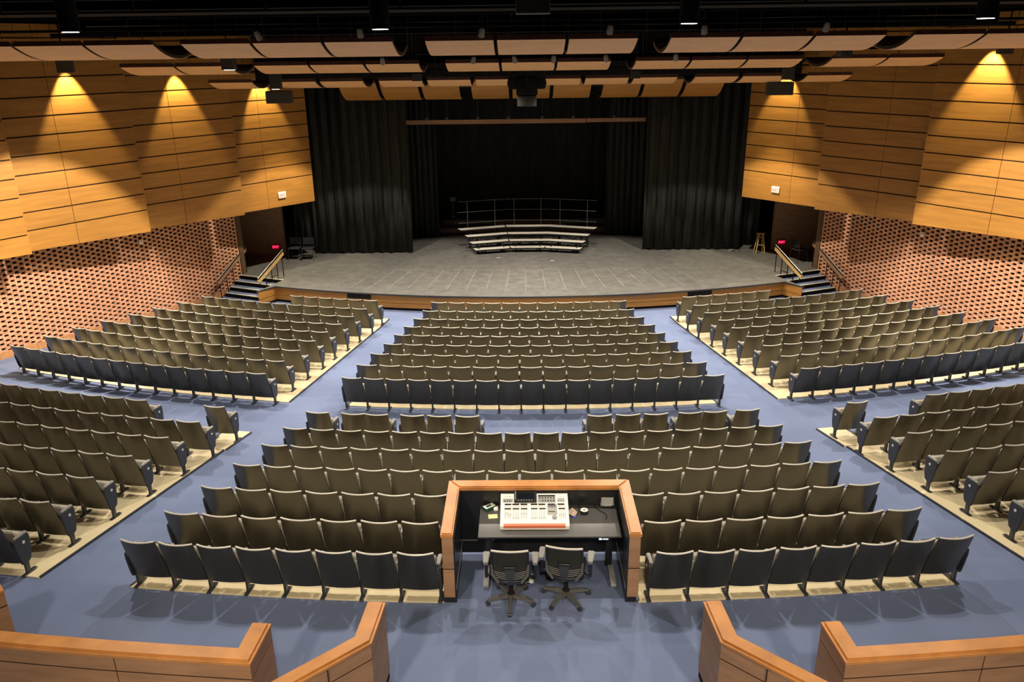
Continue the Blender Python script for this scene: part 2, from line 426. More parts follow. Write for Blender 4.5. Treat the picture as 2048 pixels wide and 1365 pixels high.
# ------------------------------------------------------------------ stage
a0 = math.degrees(math.asin(8.74/26.46))
st = thing('stage', 'broad black thrust stage deck with curved honey wood front', 'stage')
arc = [pol(26.44, -a0+2*a0*i/48, z=0) for i in range(49)]
outline = [Vector((-13.4, 30.5, 0)), Vector((-11.5, 27.9, 0)), Vector((-10.465, 27.754, 0)), Vector((-8.66, 27.02, 0)), Vector((-9.17, 25.57, 0))] + arc + \
          [Vector((9.17, 25.57, 0)), Vector((8.66, 27.02, 0)), Vector((10.465, 27.754, 0)), Vector((11.5, 27.9, 0)), Vector((13.4, 30.5, 0))]
pl = [(p.x, p.y) for p in outline] + [(13.5, 38.4), (-13.5, 38.4)]
bm = B(); prism(bm, pl, STAGE-.04, STAGE)
def deckmat():
    m = M['deck']; nt = m.node_tree; b = nt.nodes['Principled BSDF']
    tc = nt.nodes.new('ShaderNodeTexCoord')
    n1 = nt.nodes.new('ShaderNodeTexNoise'); n1.inputs['Scale'].default_value = 2.6; n1.inputs['Detail'].default_value = 14; n1.inputs['Roughness'].default_value = .72; n1.inputs['Distortion'].default_value = .25
    nt.links.new(tc.outputs['Object'], n1.inputs['Vector'])
    cr = nt.nodes.new('ShaderNodeValToRGB'); e = cr.color_ramp.elements
    e[0].position = .35; e[0].color = (.115, .112, .102, 1); e[1].position = .75; e[1].color = (.215, .21, .19, 1)
    nt.links.new(n1.outputs['Fac'], cr.inputs[0]); nt.links.new(cr.outputs[0], b.inputs['Base Color'])
deckmat()
obj('deck', bm, 'deck', st)
front = [(-8.60, 27.0), (-9.13, 25.62)] + [( (p.x)*(26.38/26.44) if 0 else p.x, p.y+.05) for p in arc] + [(9.13, 25.62), (8.60, 27.0)]
def strip(bm, pts, z0, z1, t=.03):
    for a, b in zip(pts, pts[1:]):
        beam(bm, (a[0], a[1], (z0+z1)/2), (b[0], b[1], (z0+z1)/2), t, z1-z0)
bm = B(); strip(bm, front, STAGE-.30, STAGE-.045); strip(bm, front, LOW+.09, STAGE-.315)
obj('front_panel', bm, 'maple', st)
bm = B(); strip(bm, [(x*.998, y+.05) for x, y in front], LOW-.02, STAGE-.05)
obj('toe_kick', bm, 'black', st)
bm = B(); strip(bm, [(p.x, p.y-.002) for p in [Vector((-9.17, 25.57, 0))]+arc+[Vector((9.17, 25.57, 0))]], STAGE-.045, STAGE+.004, .03)
obj('edge_trim', bm, 'seat_metal', st)
bm = B()
for i in (4, 12, 20, 28.5, 36, 44):
    p = pol(26.40, -a0+2*a0*i/48, z=0); 
    m = Matrix.Translation((p.x, p.y+.03, 0)) @ Matrix.Rotation(math.atan2(p.x, YC-p.y), 4, 'Z')
    box(bm, -.008, .008, -.03, .02, LOW+.09, STAGE-.05, m)
obj('panel_joint', bm, 'reveal', st)
for sx in (-1, 1):
    bm = B()
    p = pol(26.43, sx*12.4, z=0); m = Matrix.Translation((p.x, p.y+.03, 0)) @ Matrix.Rotation(math.atan2(p.x, YC-p.y), 4, 'Z')
    box(bm, -.42, .42, -.04, .03, STAGE-.20, STAGE-.06, m)
    obj('vent_slot', bm, 'black', st)
# pale chalk lines between the deck boards near the lip
bm = B()
for i in range(-9, 10):
    if i == 0 or True:
        x = i*.6 - .09; s = 1 + abs(i)*.0
        a = Vector((x, 28.05 + abs(x)*.02, STAGE+.002)); b = Vector((x*1.115, 25.5 + abs(x)*.07, STAGE+.002))
        beam(bm, a, b, .012, .002)
beam(bm, (-5.3, 28.3, STAGE+.002), (0, 28.06, STAGE+.002), .012, .002); beam(bm, (0, 28.06, STAGE+.002), (5.2, 28.2, STAGE+.002), .012, .002)
obj('chalk_line', bm, mat('chalk', (.34, .33, .28), .9, nscale=14, namt=.6), st)

# stairs at both corners of the stage
for sx, side in ((-1, 'left'), (1, 'right')):
    t = thing('stage_stairs', 'short flight of blue steps with pale nosings up to the stage on the %s' % side, 'stairs')
    L0 = Vector((sx*10.465, 27.754, 0)); Wd = Vector((-sx*1.80, -.735, 0)); run = Vector((sx*.096, -.278, 0))
    bm = B(); nb = B(); rb = B()
    for i in range(1, 4):
        zt = STAGE - .14*i
        a = L0 + run*(i-1); c = L0 + run*i
        poly = [a, a+Wd, c+Wd, c]
        prism(bm, [(p.x, p.y) for p in poly], zt-.03, zt)
    obj('tread', bm, 'carpet', t)
    for i in range(0, 4):
        zt = STAGE - .14*i
        c = L0 + run*i
        q = (c+run*.12, c+run*.12+Wd, c+Wd-run*.08, c-run*.08)
        prism(nb, [(p.x, p.y) for p in q], zt-.012, zt+.006)
        q = (c, c+Wd, c+Wd+run*.06, c+run*.06)
        prism(rb, [(p.x, p.y) for p in q], zt-.14, zt-.013)
    obj('nosing', nb, 'nosing', t); obj('riser', rb, 'black', t)
    # handrails
    for inner in (True, False):
        if inner:
            hi, lo = Vector((sx*8.74, 27.55, .13)), Vector((sx*9.22, 26.02, -.50)); n = 5
        else:
            hi, lo = Vector((sx*10.30, 28.25, .13)), Vector((sx*10.78, 26.45, -.66)); n = 5
        h = thing('handrail', 'sloping wooden handrail on black balusters, %s side of the %s stage stairs' % ('inner' if inner else 'outer', side), 'handrail')
        d = (hi-lo).normalized()
        wb = B(); beam(wb, lo - Vector((0, 0, .06)), hi - Vector((0, 0, .06)), .05, .13)
        obj('rail_board', wb, 'pine' if inner else 'panel_wood', h)
        gb_ = B(); tube(gb_, [lo+Vector((-sx*0, 0, .06)), hi+Vector((0, 0, .06))], .02, 10); obj('grip_rail', gb_, 'steel', h, 40)
        bk = B(); beam(bk, lo + Vector((0, 0, .022)), hi + Vector((0, 0, .022)), .05, .03); obj('rail_cap', bk, 'black', h)
        for k in range(n):
            p = lo.lerp(hi, .06 + .88*k/(n-1))
            # floor height under the post
            s_ = ((p - L0).dot(run.normalized()))/.294
            zz = STAGE if s_ < 0 or inner else max(LOW, STAGE - .14*math.ceil(s_))
            if inner: zz = STAGE if s_ < 3 else STAGE
            pb = B(); box(pb, p.x-.012, p.x+.012, p.y-.012, p.y+.012, min(zz, p.z-.2), p.z-.1)
            obj('baluster', pb, 'black', h)
# ------------------------------------------------------------------ curtains
def curtain(name, label, x0, x1, y, z0, z1, folds, amp, group=None):
    bm = B(); n = folds*8
    rows = []
    for z in (z0, z0+(z1-z0)*.4, z1):
        row = []
        for i in range(n+1):
            t = i/n; ph = 2*pi*folds*t
            a = amp*(.7+.3*math.sin(5.1*t*folds*.37+1.3))
            row.append((x0+(x1-x0)*t + .35*amp*math.sin(ph*2), y + a*math.sin(ph) + .03*math.sin(ph*.37+z), z + (.03*math.sin(ph*.5) if z == z0 else 0)))
        rows.append(row)
    sheet(bm, rows)
    o = obj(name, bm, 'curtain', None, 60)
    sol = o.modifiers.new('s', 'SOLIDIFY'); sol.thickness = .012
    tag(o, label, 'curtain', group)
    return o
curtain('stage_curtain', 'pleated black front curtain gathered at the left of the stage', -8.4, -4.55, 30.85, STAGE+.03, 7.6, 10, .13)
curtain('stage_curtain', 'pleated black front curtain gathered at the right of the stage', 4.55, 8.4, 30.95, STAGE+.03, 7.6, 10, .13)
curtain('stage_curtain', 'narrow black leg curtain further upstage on the left', -5.4, -3.75, 33.6, STAGE+.02, 7.6, 7, .08)
curtain('stage_curtain', 'narrow black leg curtain further upstage on the right', 3.35, 5.4, 33.7, STAGE+.02, 7.6, 8, .08)
curtain('stage_curtain', 'full width black backdrop curtain behind the choir risers', -9, 9, 37.6, STAGE+.02, 7.6, 30, .07)
curtain('stage_curtain', 'short black curtain hanging in the dark wing beside the left chairs', -9.35, -8.5, 31.5, STAGE+.02, 4.5, 3, .08)
curtain('stage_curtain', 'short black curtain hanging in the dark wing behind the wooden stool', 8.5, 9.3, 31.6, STAGE+.02, 4.5, 3, .08)

bm = B(); box(bm, -9.4, 9.4, 31.2, 31.3, 5.45, 9.6); tag(obj('border_curtain', bm, 'curtain'), 'black border masking above the front stage curtains', 'curtain')

# long wooden beam over the stage
t = thing('wooden_beam', 'long thin orange wood beam hung over the back of the stage', 'beam')
bm = B(); box(bm, -4.72, 2.3, 31.9, 32.0, 4.07, 4.23); box(bm, 2.33, 4.62, 31.9, 32.0, 4.09, 4.23); obj('board', bm, 'panel_wood', t)
bm = B()
for x in (-3.9, -3.1, -1.9, -.7, .6, 1.8, 3.4): box(bm, x-.05, x+.05, 31.93, 32.03, 4.2, 4.32); tube(bm, [(x, 31.97, 4.3), (x, 31.97, 7.5)], .006, 6)
obj('hanger', bm, 'pipe', t)

# ------------------------------------------------------------------ choir risers
cu = [((-2.03, 30.34), (-.70, 30.68)), ((-2.17, 30.62), (-.75, 31.05)), ((-2.37, 30.95), (-.80, 31.42)), ((-2.66, 31.28), (-.89, 31.86))]
cc = [(-.65, .66, 30.69), (-.70, .75, 31.03), (-.76, .81, 31.42), (-.84, .90, 31.88)]
def riser_unit(label, edges):
    t = thing('choir_riser', label, 'choir riser', group=None)
    fb = B()
    for k, (a, b) in enumerate(edges):
        z = STAGE+.2*(k+1)
        a = Vector((a[0], a[1], 0)); b = Vector((b[0], b[1], 0)); d = (b-a).normalized(); n = Vector((-d.y, d.x, 0))
        tb = B(); w = .32
        prism(tb, [(p.x, p.y) for p in (a, b, b+n*w+d*.05, a+n*w-d*.05)], z-.012, z)
        obj('tread', tb, 'cream', t)
        eb = B(); prism(eb, [(p.x, p.y) for p in (a-n*.006, b-n*.006, b+n*w+d*.05, a+n*w-d*.05)], z-.06, z-.0125); obj('tread_frame', eb, 'black', t)
        for e, s_ in ((a, .42), (b, -.30)):
            q = e + d*s_ + n*.08; tube(fb, [(q.x, q.y, STAGE+.01), (q.x, q.y, z-.05)], .016, 6)
            q2 = e + d*s_ + n*.26; tube(fb, [(q2.x, q2.y, STAGE+.01), (q2.x, q2.y, z-.05)], .016, 6)
            if k: tube(fb, [(q2.x, q2.y, z-.08), (q2.x+d.x*s_*3, q2.y, STAGE+.12)], .01, 6)
    a, b = [Vector((*e, 0)) for e in edges[0]]; c, d_ = [Vector((*e, 0)) for e in edges[3]]
    for s_ in (.15, .85):
        p = a.lerp(b, s_); q = c.lerp(d_, s_)
        tube(fb, [(p.x, p.y, STAGE+.04), (q.x, q.y+.3, STAGE+.04)], .018, 6); tube(fb, [(p.x, p.y, STAGE+.12), (q.x, q.y+.2, STAGE+.68)], .018, 6)
    obj('under_frame', fb, 'black', t)
    return t
riser_unit('left section of the four-step choir riser with cream treads', cu)
riser_unit('middle section of the four-step choir riser with cream treads', [((x0, y), (x1, y)) for x0, x1, y in cc])
riser_unit('right section of the four-step choir riser with cream treads', [((-b[0], b[1]), (-a[0], a[1])) for a, b in cu])
def guard(label, a, b):
    t = thing('guard_rail', label, 'guard rail'); a = Vector(a); b = Vector(b)
    bm = B()
    for z in (.20, .64, 1.07): tube(bm, [(a.x, a.y, z), (b.x, b.y, z)], .011, 8)
    obj('crossbar', bm, 'pipe', t, 40)
    for s_ in (.2, .8):
        p = a.lerp(b, s_); pb = B(); tube(pb, [(p.x, p.y, STAGE), (p.x, p.y, 1.07)], .013, 8); obj('post', pb, 'pipe', t, 40)
guard('left guard rail behind the choir riser', (-2.78, 31.72, 0), (-.95, 32.25, 0))
guard('middle guard rail behind the choir riser', (-.90, 32.3, 0), (.94, 32.3, 0))
guard('right guard rail behind the choir riser', (.98, 32.25, 0), (2.78, 31.72, 0))
bm = B(); box(bm, -4.0, 3.6, 34.4, 36.9, STAGE+.001, STAGE+.2); box(bm, -3.75, 3.5, 35.2, 36.9, STAGE+.2, STAGE+.4)
tag(obj('stage_platform', bm, 'deck'), 'low two-level dark platform across the back of the stage', 'platform')
# small music stand upstage left
t = thing('music_stand', 'thin black music stand on the dark platform at the back', 'music stand', (-3.3, 35.5, STAGE+.4))
bm = B(); tube(bm, [(0, 0, .05), (0, 0, .8)], .015, 8); 
for k in range(3):
    a = 2*pi*k/3; tube(bm, [(0, 0, .12), (.2*math.cos(a), .2*math.sin(a), .01)], .01, 6)
obj('pole', bm, 'grey', t); bm = B(); box(bm, -.13, .13, -.02, 0, .8, .98); obj('desk', bm, 'pipe', t)

# ------------------------------------------------------------------ stage chairs, stool, scraps
def stage_chair(label, loc, rz):
    t = thing('stacking_chair', label, 'chair', loc, rz)
    bm = B(); rbox(bm, -.22, .22, -.21, .21, .44, .48, .015); obj('seat', bm, 'seat_metal', t, 40)
    bm = B(); sheet(bm, [[(x, -.23-.06*(z-.55)+ .03*(x/.2)**2*0.6, z) for x in (-.2, -.1, 0, .1, .2)] for z in (.55, .68, .82)])
    bmesh.ops.solidify(bm, geom=bm.faces[:], thickness=.02); obj('backrest', bm, 'seat_metal', t, 40)
    for sx in (-1, 1):
        bm = B(); tube(bm, [(sx*.21, .19, .45), (sx*.23, .22, 0)], .011, 8); obj('leg', bm, 'black_gloss', t, 40)
        bm = B(); tube(bm, [(sx*.21, -.25, .84), (sx*.21, -.20, .45), (sx*.23, -.26, 0)], .011, 8); obj('leg', bm, 'black_gloss', t, 40)
    return t
stage_chair('left of the two black stacking chairs beside the left stage curtain', (-9.0, 29.95, STAGE), rad(182))
stage_chair('right of the two black stacking chairs beside the left stage curtain', (-8.48, 29.9, STAGE), rad(182))
stage_chair('single black chair facing the wall at the top of the right stairs', (10.1, 28.95, STAGE), rad(-68))
t = thing('bar_stool', 'pale wooden bar stool in front of the right stage curtain', 'stool', (9.02, 30.35, STAGE))
bm = B(); lathe(bm, [(.14, .74), (.165, .75), (.17, .765), (.16, .78), (.12, .785)], 24); obj('seat', bm, 'pine', t, 40)
for k in range(4):
    a = pi/4+pi/2*k; c, s = math.cos(a), math.sin(a)
    bm = B(); tube(bm, [(.11*c, .11*s, .745), (.235*c, .235*s, 0)], [.016, .019], 10); obj('leg', bm, 'pine', t, 40)
for k in range(4):
    a = pi/4+pi/2*k; b = a+pi/2; h = .24 if k % 2 else .32
    for hh in (h, h+.28):
        r = .11 + .125*(1-hh/.745); bm = B(); tube(bm, [(r*math.cos(a), r*math.sin(a), hh), (r*math.cos(b), r*math.sin(b), hh)], .009, 8); obj('rung', bm, 'pine', t, 40)
for i, (x, y, s, lb) in enumerate([(7.72, 30.62, .05, 'small white scrap at the left of the papers under the right curtain'), (8.05, 30.60, .22, 'largest crumpled white paper lying at the foot of the right curtain'), (8.5, 30.58, .1, 'white paper scrap lying between the largest paper and the stool'), (8.68, 30.75, .06, 'tiny white scrap nearest the wooden stool')]):
    bm = B(); g = sheet(bm, [[(x+s*(u-.5)*1.6, y+s*(v-.5)*.7, STAGE+.012+.05*s/.2*random.random()*(0 if u in (0, 1) else 1)) for u in (0, .25, .5, .75, 1)] for v in (0, .5, 1)])
    bmesh.ops.solidify(bm, geom=bm.faces[:], thickness=.004)
    tag(obj('paper_scrap', bm, 'white'), lb, 'paper', 'white paper scraps under the right curtain')
for (x, y, lb) in [(-1.13, 29.89, 'white tape mark on the stage left of the riser centre'), (.93, 29.4, 'white tape mark on the stage right of the riser centre')]:
    bm = B(); box(bm, x-.08, x+.08, y-.025, y+.025, STAGE+.001, STAGE+.004); tag(obj('tape_mark', bm, 'white'), lb, 'tape', 'tape marks on the stage')

# ------------------------------------------------------------------ exit signs
def wall_sign(label, loc, rz, lit):
    t = thing('exit_sign', label, 'exit sign', loc, rz)
    bm = B(); rbox(bm, -.16, .16, -.05, 0, -.11, .11, .01); obj('housing', bm, 'white' if not lit else 'black', t, 40)
    if lit:
        bm = B(); box(bm, -.145, .145, -.056, -.051, -.095, .095); obj('panel', bm, mat('dark_red_panel', (.25, .003, .012), .4, emit=.25), t)
    m = Matrix.Translation((0, -.0545 if not lit else -.058, 0)) @ Matrix.Rotation(pi/2, 4, 'X')
    text_mesh('EXIT', .125, 'red' if not lit else 'red_glow', t, m)
    return t
for sx, side in ((-1, 'left'), (1, 'right')):
    u = Vector((1.95, -2.57)); 
    p = Vector((sx*8.76, 28.24, 2.02)); ang = math.atan2(sx*1.0*.797, .604)
    nrm = Vector((-sx*.797, -.604, 0))
    wall_sign('white EXIT sign with red letters on the %s honey wood wall' % side, p + nrm*.0, math.atan2(nrm.y, nrm.x)+pi/2, False)
    wall_sign('glowing red EXIT sign low on the dark brick beside the %s stage stairs' % side, Vector((sx*9.95, 30.68, -.44)), 0, True)
    # little white box on the open brickwork
    q = Vector((sx*wallx(24.3), 24.3, 1.27)); nr = Vector((-sx*.8907, -.4545, 0))
    t = thing('wall_device', 'small white box mounted on the %s openwork brick wall' % side, 'wall device', q+nr*.01, math.atan2(nr.y, nr.x)+pi/2)
    bm = B(); rbox(bm, -.06, .06, -.05, 0, -.075, .075, .012); obj('case', bm, 'white', t, 40)
    bm = B(); lathe(bm, [(.025, 0), (.022, .006)], 12, m=Matrix.Translation((0, -.05, .01)) @ Matrix.Rotation(pi/2, 4, 'X')); obj('lens', bm, 'grey', t)

# ------------------------------------------------------------------ theatre seats
def seat_meshes():
    W = .475
    # back shell: lofted curved panel, bowed to the rear, swept back at the top
    prof = [(.20, -.015), (.30, -.045), (.42, -.075), (.55, -.11), (.68, -.15), (.79, -.185), (.862, -.205)]
    us = [-1, -.75, -.5, -.25, 0, .25, .5, .75, 1]
    def surf(off, u, z, y):
        hw = (.255 if z < .45 else .255 - .022*((z-.45)/.41)**1.3)
        zz = z + (0 if z < .8 else -.008*(1-u*u)) - (.012*u*u if z < .25 else 0)
        return (u*hw, y - .045*(1-u*u) + off, zz)
    bm = B()
    rear = [[bm.verts.new(surf(0, u, z, y)) for u in us] for z, y in prof]
    frnt = [[bm.verts.new(surf(.03, u*.985, z, y)) for u in us] for z, y in prof]
    for G_, flip in ((rear, 0), (frnt, 1)):
        for a, b in zip(G_, G_[1:]):
            for i in range(len(us)-1):
                q = [a[i], a[i+1], b[i+1], b[i]]; bm.faces.new(q[::-1] if flip else q)
    for i in range(len(us)-1): bm.faces.new([rear[0][i+1], rear[0][i], frnt[0][i], frnt[0][i+1]])
    for k in (0, -1):
        for a, b, c, d in zip(rear, rear[1:], frnt, frnt[1:]): bm.faces.new([a[k], b[k], d[k], c[k]])
    for i in range(len(us)-1): bm.faces.new([rear[-1][i+1], rear[-1][i], frnt[-1][i], frnt[-1][i+1]])
    shell = mesh_of('backrest', bm, 'seat_plastic', 50)
    bm = B()
    z, y = prof[-1]
    tube(bm, [Vector(surf(.014, u*1.0, z, y))+Vector((0, 0, .002)) for u in us], .0135, 8)
    rim = mesh_of('top_rim', bm, 'seat_rim', 60)
    # upholstered pad on the front of the back
    bm = B()
    pr = [(.40, -.02), (.52, -.035), (.66, -.075), (.78, -.115), (.835, -.14)]
    rows = []
    for k, (z, y) in enumerate(pr):
        inset = .92 if k in (0, len(pr)-1) else 1
        rows.append([(u*.212*inset, y - .03*(1-u*u) - (.035 if abs(u) == 1 or k in (0, len(pr)-1) else 0), z) for u in us])
    sheet(bm, rows); pad_ = mesh_of('back_cushion', bm, 'seat_fabric', 80)
    # folded seat
    bm = B(); m = Matrix.Translation((0, .03, .33)) @ Matrix.Rotation(rad(82), 4, 'X')
    rbox(bm, -.215, .215, -.10, .27, -.12, -.035, .035, m, 3)
    cush = mesh_of('seat_cushion', bm, 'seat_fabric', 60)
    bm = B(); m2 = Matrix.Translation((0, .03, .33)) @ Matrix.Rotation(rad(82), 4, 'X')
    rbox(bm, -.21, .21, -.09, .26, -.15, -.118, .01, m2, 2)
    pan = mesh_of('seat_pan', bm, 'seat_plastic', 60)
    def leg(sx, x):
        bm = B()
        prism(bm, [(-.06, .10), (.05, .10), (.03, .02), (.02, 0), (-.06, 0)], 0, .03)
        bm.free(); bm = B()
        m = Matrix.Translation((x, 0, 0))
        rbox(bm, -.018, .018, .0, .075, 0, .60, .008, m)
        rbox(bm, -.03, .03, -.07, .17, 0, .018, .006, m)
        return mesh_of('leg', bm, 'seat_metal', 50)
    def arm(x):
        bm = B(); m = Matrix.Translation((x, 0, 0))
        t = B(); pts = [(-.020, -.07), (.020, -.07), (.030, .12), (.022, .155), (-.022, .155), (-.030, .12)]
        prism(t, pts, .59, .618)
        bmesh.ops.bevel(t, geom=[e for e in t.edges], offset=.008, segments=2, affect='EDGES')
        merge(bm, t, m)
        return mesh_of('armrest', bm, 'arm_plastic', 60)
    def panel(x, sx):
        bm = B(); t = B()
        pts = [(-.11, .59), (.155, .59), (.165, .5), (.15, .32), (.11, .20), (.01, .155), (-.05, .19), (-.08, .32), (-.11, .5)]
        a = [t.verts.new((-.016, y, z)) for y, z in pts]; b = [t.verts.new((.016, y, z)) for y, z in pts]
        t.faces.new(a[::-1]); t.faces.new(b)
        for i in range(len(pts)): t.faces.new([a[i], a[(i+1) % len(pts)], b[(i+1) % len(pts)], b[i]])
        bmesh.ops.recalc_face_normals(t, faces=t.faces)
        bmesh.ops.bevel(t, geom=[e for e in t.edges], offset=.008, segments=2, affect='EDGES')
        merge(bm, t, Matrix.Translation((x+sx*.018, 0, 0)))
        return mesh_of('end_panel', bm, 'seat_metal', 50)
    def plate(x, sx):
        bm = B(); lathe(bm, [(.023, 0), (.023, .004), (.018, .006)], 14, m=Matrix.Translation((x+sx*.035, .045, .50)) @ Matrix.Rotation(sx*pi/2, 4, 'Y'))
        return mesh_of('number_plate', bm, 'plate')
    X = .265
    return dict(shell=shell, rim=rim, pad=pad_, cush=cush, pan=pan, legL=leg(-1, -X), legR=leg(1, X), armL=arm(-X), armR=arm(X),
                panL=panel(-X, -1), panR=panel(X, 1), plL=plate(-X, -1), plR=plate(X, 1))
SM = seat_meshes()
NAMES = dict(shell='backrest', rim='top_rim', pad='back_cushion', cush='seat_cushion', pan='seat_pan', legL='leg', legR='leg', armL='armrest', armR='armrest', panL='end_panel', panR='end_panel', plL='number_plate', plR='number_plate')
def seat_keys(le, re):
    k = ['shell', 'rim', 'pad', 'cush', 'pan', 'legL', 'armL']
    if le: k += ['panL', 'plL']
    if re: k += ['legR', 'armR', 'panR', 'plR']
    return k
seats = []   # dict(r, ang, width, le, re, label, group)
ORD = ['', 'first', 'second', 'third', 'fourth', 'fifth', 'sixth', 'seventh', 'eighth', 'ninth', 'tenth', 'eleventh', 'twelfth', 'thirteenth', 'fourteenth', 'fifteenth', 'sixteenth', 'seventeenth', 'eighteenth', 'nineteenth', 'twentieth', 'twenty-first', 'twenty-second']
def row_of(rt, a0, n, a1, block, rowname, colour, side_txt='from the left', start=1, le=True, re=True, rev=False, group=None):
    """n seats between angles a0 and a1; the rear top of the back stands at radius rt"""
    rc = rt - .165
    gap = math.degrees(.055/rt); a0 -= gap/2; a1 += gap/2
    for i in range(n):
        a = a0 + (a1-a0)*(i+.5)/n
        wd = rad((a1-a0)/n)*rt
        idx = (n-i if rev else i+1) + start - 1
        lab = '%s-backed seat, %s %s, %s, %s' % (colour, ORD[idx], side_txt, rowname, block)
        seats.append(dict(r=rc, a=a, w=wd, le=(le and i == 0), re=(re and i == n-1), label=lab, group=group or ('seats in the '+block)))
FR = [28.1, 29.1, 29.98, 30.8, 31.6, 32.42, 33.24, 34.1, 35.05]
FC = [(-6.15, 6.02, 11), (-6.22, 6.03, 12), (-6.34, 6.17, 13), (-6.47, 6.34, 13), (-6.58, 6.43, 14), (-6.67, 6.60, 14), (-6.83, 6.74, 15), (-6.95, 6.87, 15), (-7.0, 6.98, 17)]
RN = ['front row', 'second row', 'third row', 'fourth row', 'middle row', 'fourth row from the back', 'third row from the back', 'second row from the back', 'last row']
for i in range(9):
    row_of(FR[i], FC[i][0], FC[i][2], FC[i][1], 'front centre block', RN[i], 'black' if i == 8 else 'olive')
LA_ = [(15.63, 9.63, 6), (20.82, 9.55, 11), (21.07, 9.69, 11), (21.37, 9.77, 12), (21.58, 9.87, 12), (21.9, 9.86, 13), (22.07, 9.95, 13), (22.06, 9.95, 14), (22.0, 9.93, 14)]
RA_ = [(9.72, 15.76, 6), (9.60, 21.13, 11), (9.59, 21.38, 11), (9.72, 21.72, 12), (9.77, 21.94, 12), (9.84, 22.01, 13), (9.94, 22.31, 13), (9.98, 22.25, 14), (9.98, 22.2, 14)]
for i in range(9):
    c = 'black' if i == 8 else 'olive'
    row_of(FR[i]+.03, -LA_[i][0], LA_[i][2], -LA_[i][1], 'front left block', RN[i], c, 'from the aisle', rev=True)
    row_of(FR[i]-.07, RA_[i][0], RA_[i][2], RA_[i][1], 'front right block', RN[i], c, 'from the aisle')
RR_ = {'B': (38.37, -6.91, 6.72, 18, 'second row'), 'C': (39.23, -6.94, 6.89, 18, 'third row'), 'D': (40.12, -7.04, 6.98, 19, 'fourth row')}
for k, (rt, a, b, n, nm) in RR_.items():
    row_of(rt, a, n, b, 'rear centre block', nm, 'olive')
for rt, a, b, n, m_, nm, c in ((41.02, -7.12, 7.13, 19, 7, 'fifth row', 'olive'), (41.9, -7.21, 7.26, 19, 7, 'sixth row', 'olive'), (42.75, -7.34, 7.46, 21.4, 8, 'last row', 'black')):
    pt = (b-a)/n
    row_of(rt, a, m_, a+pt*m_, 'rear centre block left of sound booth', nm, c)
    row_of(rt, b-pt*m_, m_, b, 'rear centre block right of sound booth', nm, c)
# front row of the rear centre block: broken up by wheelchair spaces
AA = [(-6.45, 1, 1), (-5.36, 1, 0), (-4.66, 0, 1), (-3.59, 1, 0), (-2.79, 0, 0), (-1.96, 0, 1), (1.90, 1, 0), (2.73, 0, 0), (3.55, 0, 1), (4.57, 1, 0), (5.31, 0, 1), (6.29, 1, 1)]
for i, (a, le, re) in enumerate(AA):
    seats.append(dict(r=37.45-.165, a=a, w=.52, le=le, re=re, label='olive-backed seat, %s from the %s, gapped front row of rear centre block' % (ORD[i+1 if i < 6 else 12-i], 'left' if i < 6 else 'right'), group='seats in the rear centre block'))
for sx, side in ((-1, 'left'), (1, 'right')):
    blk = 'rear %s block' % side
    seats.append(dict(r=37.45-.165, a=sx*9.72, w=.49, le=1, re=1, label='lone olive-backed seat standing apart at the front corner of rear %s block' % side, group='seats in the '+blk))
    pt = math.degrees(.53/38)
    for rt, a, n, nm in ((37.42, 12.06, 10, 'front row'), (38.35, 9.38, 13, 'second row'), (39.2, 9.49, 12, 'third row'), (40.1, 9.59, 10, 'fourth row'), (41.0, 9.63, 9, 'fifth row'), (41.9, 9.66, 8, 'sixth row'), (42.75, 9.7, 7, 'last row')):
        pt = math.degrees(.53/rt)
        c = 'black' if nm == 'last row' else 'olive'
        if sx < 0: row_of(rt, -a-pt*n, n, -a, blk, nm, c, 'from the aisle', rev=True)
        else: row_of(rt, a, n, a+pt*n, blk, nm, c, 'from the aisle')
vis = []
for s in seats:
    p = pol(s['r'], s['a'], dz=.5); x, y = project(p)
    if -70 < x < 2118: s['d'] = (p-Vector((CX, 0, CZ))).length; s['p'] = pol(s['r'], s['a'], dz=.018); vis.append(s)
vis.sort(key=lambda s: s['d'])
protos = {}
def place_seat(s):
    t = thing('theater_seat', s['label'], 'theatre seat', s['p'], rad(s['a']), s['group'])
    sc = s['w']/.53
    t.scale = (sc, 1, 1)
    key = (bool(s['le']), bool(s['re']))
    if key not in protos:
        ch = []
        made = {}
        for k in seat_keys(*key):
            par = t
            if k in ('plL', 'plR'): par = made['pan'+k[-1]]
            if k == 'rim': par = made['shell']
            o = obj(NAMES[k], SM[k], None, par)
            made[k] = o; ch.append((k, o))
        protos[key] = ch
    else:
        mp = {}
        for k, src in protos[key]:
            o = src.copy(); COL.objects.link(o)
            o.parent = mp[{'plL': 'panL', 'plR': 'panR', 'rim': 'shell'}[k]] if k in ('plL', 'plR', 'rim') else t
            mp[k] = o
    return t
NIND = 300
for s in vis[:NIND]: place_seat(s)
# everything past the nearest 300 is one object
cache = {}
for k, me in SM.items():
    cache[k] = ([v.co.copy() for v in me.vertices], [tuple(p.vertices) for p in me.polygons], [p.use_smooth for p in me.polygons], me.materials[0])
mats = []; V = []; Fc = []; MI = []
for s in vis[NIND:]:
    m = Matrix.Translation(s['p']) @ Matrix.Rotation(rad(s['a']), 4, 'Z') @ Matrix.Diagonal((s['w']/.53, 1, 1, 1))
    for k in seat_keys(s['le'], s['re']):
        vs, fs, sm, mt_ = cache[k]
        if mt_ not in mats: mats.append(mt_)
        b0 = len(V); V.extend([m @ v for v in vs]); Fc.extend([tuple(b0+i for i in f) for f in fs]); MI.extend([mats.index(mt_)]*len(fs))
me = bpy.data.meshes.new('theater_seats'); me.from_pydata([tuple(v) for v in V], [], Fc)
for m_ in mats: me.materials.append(m_)
me.polygons.foreach_set('material_index', MI); me.polygons.foreach_set('use_smooth', [True]*len(Fc))
try: me.set_sharp_from_angle(angle=rad(50))
except Exception: pass
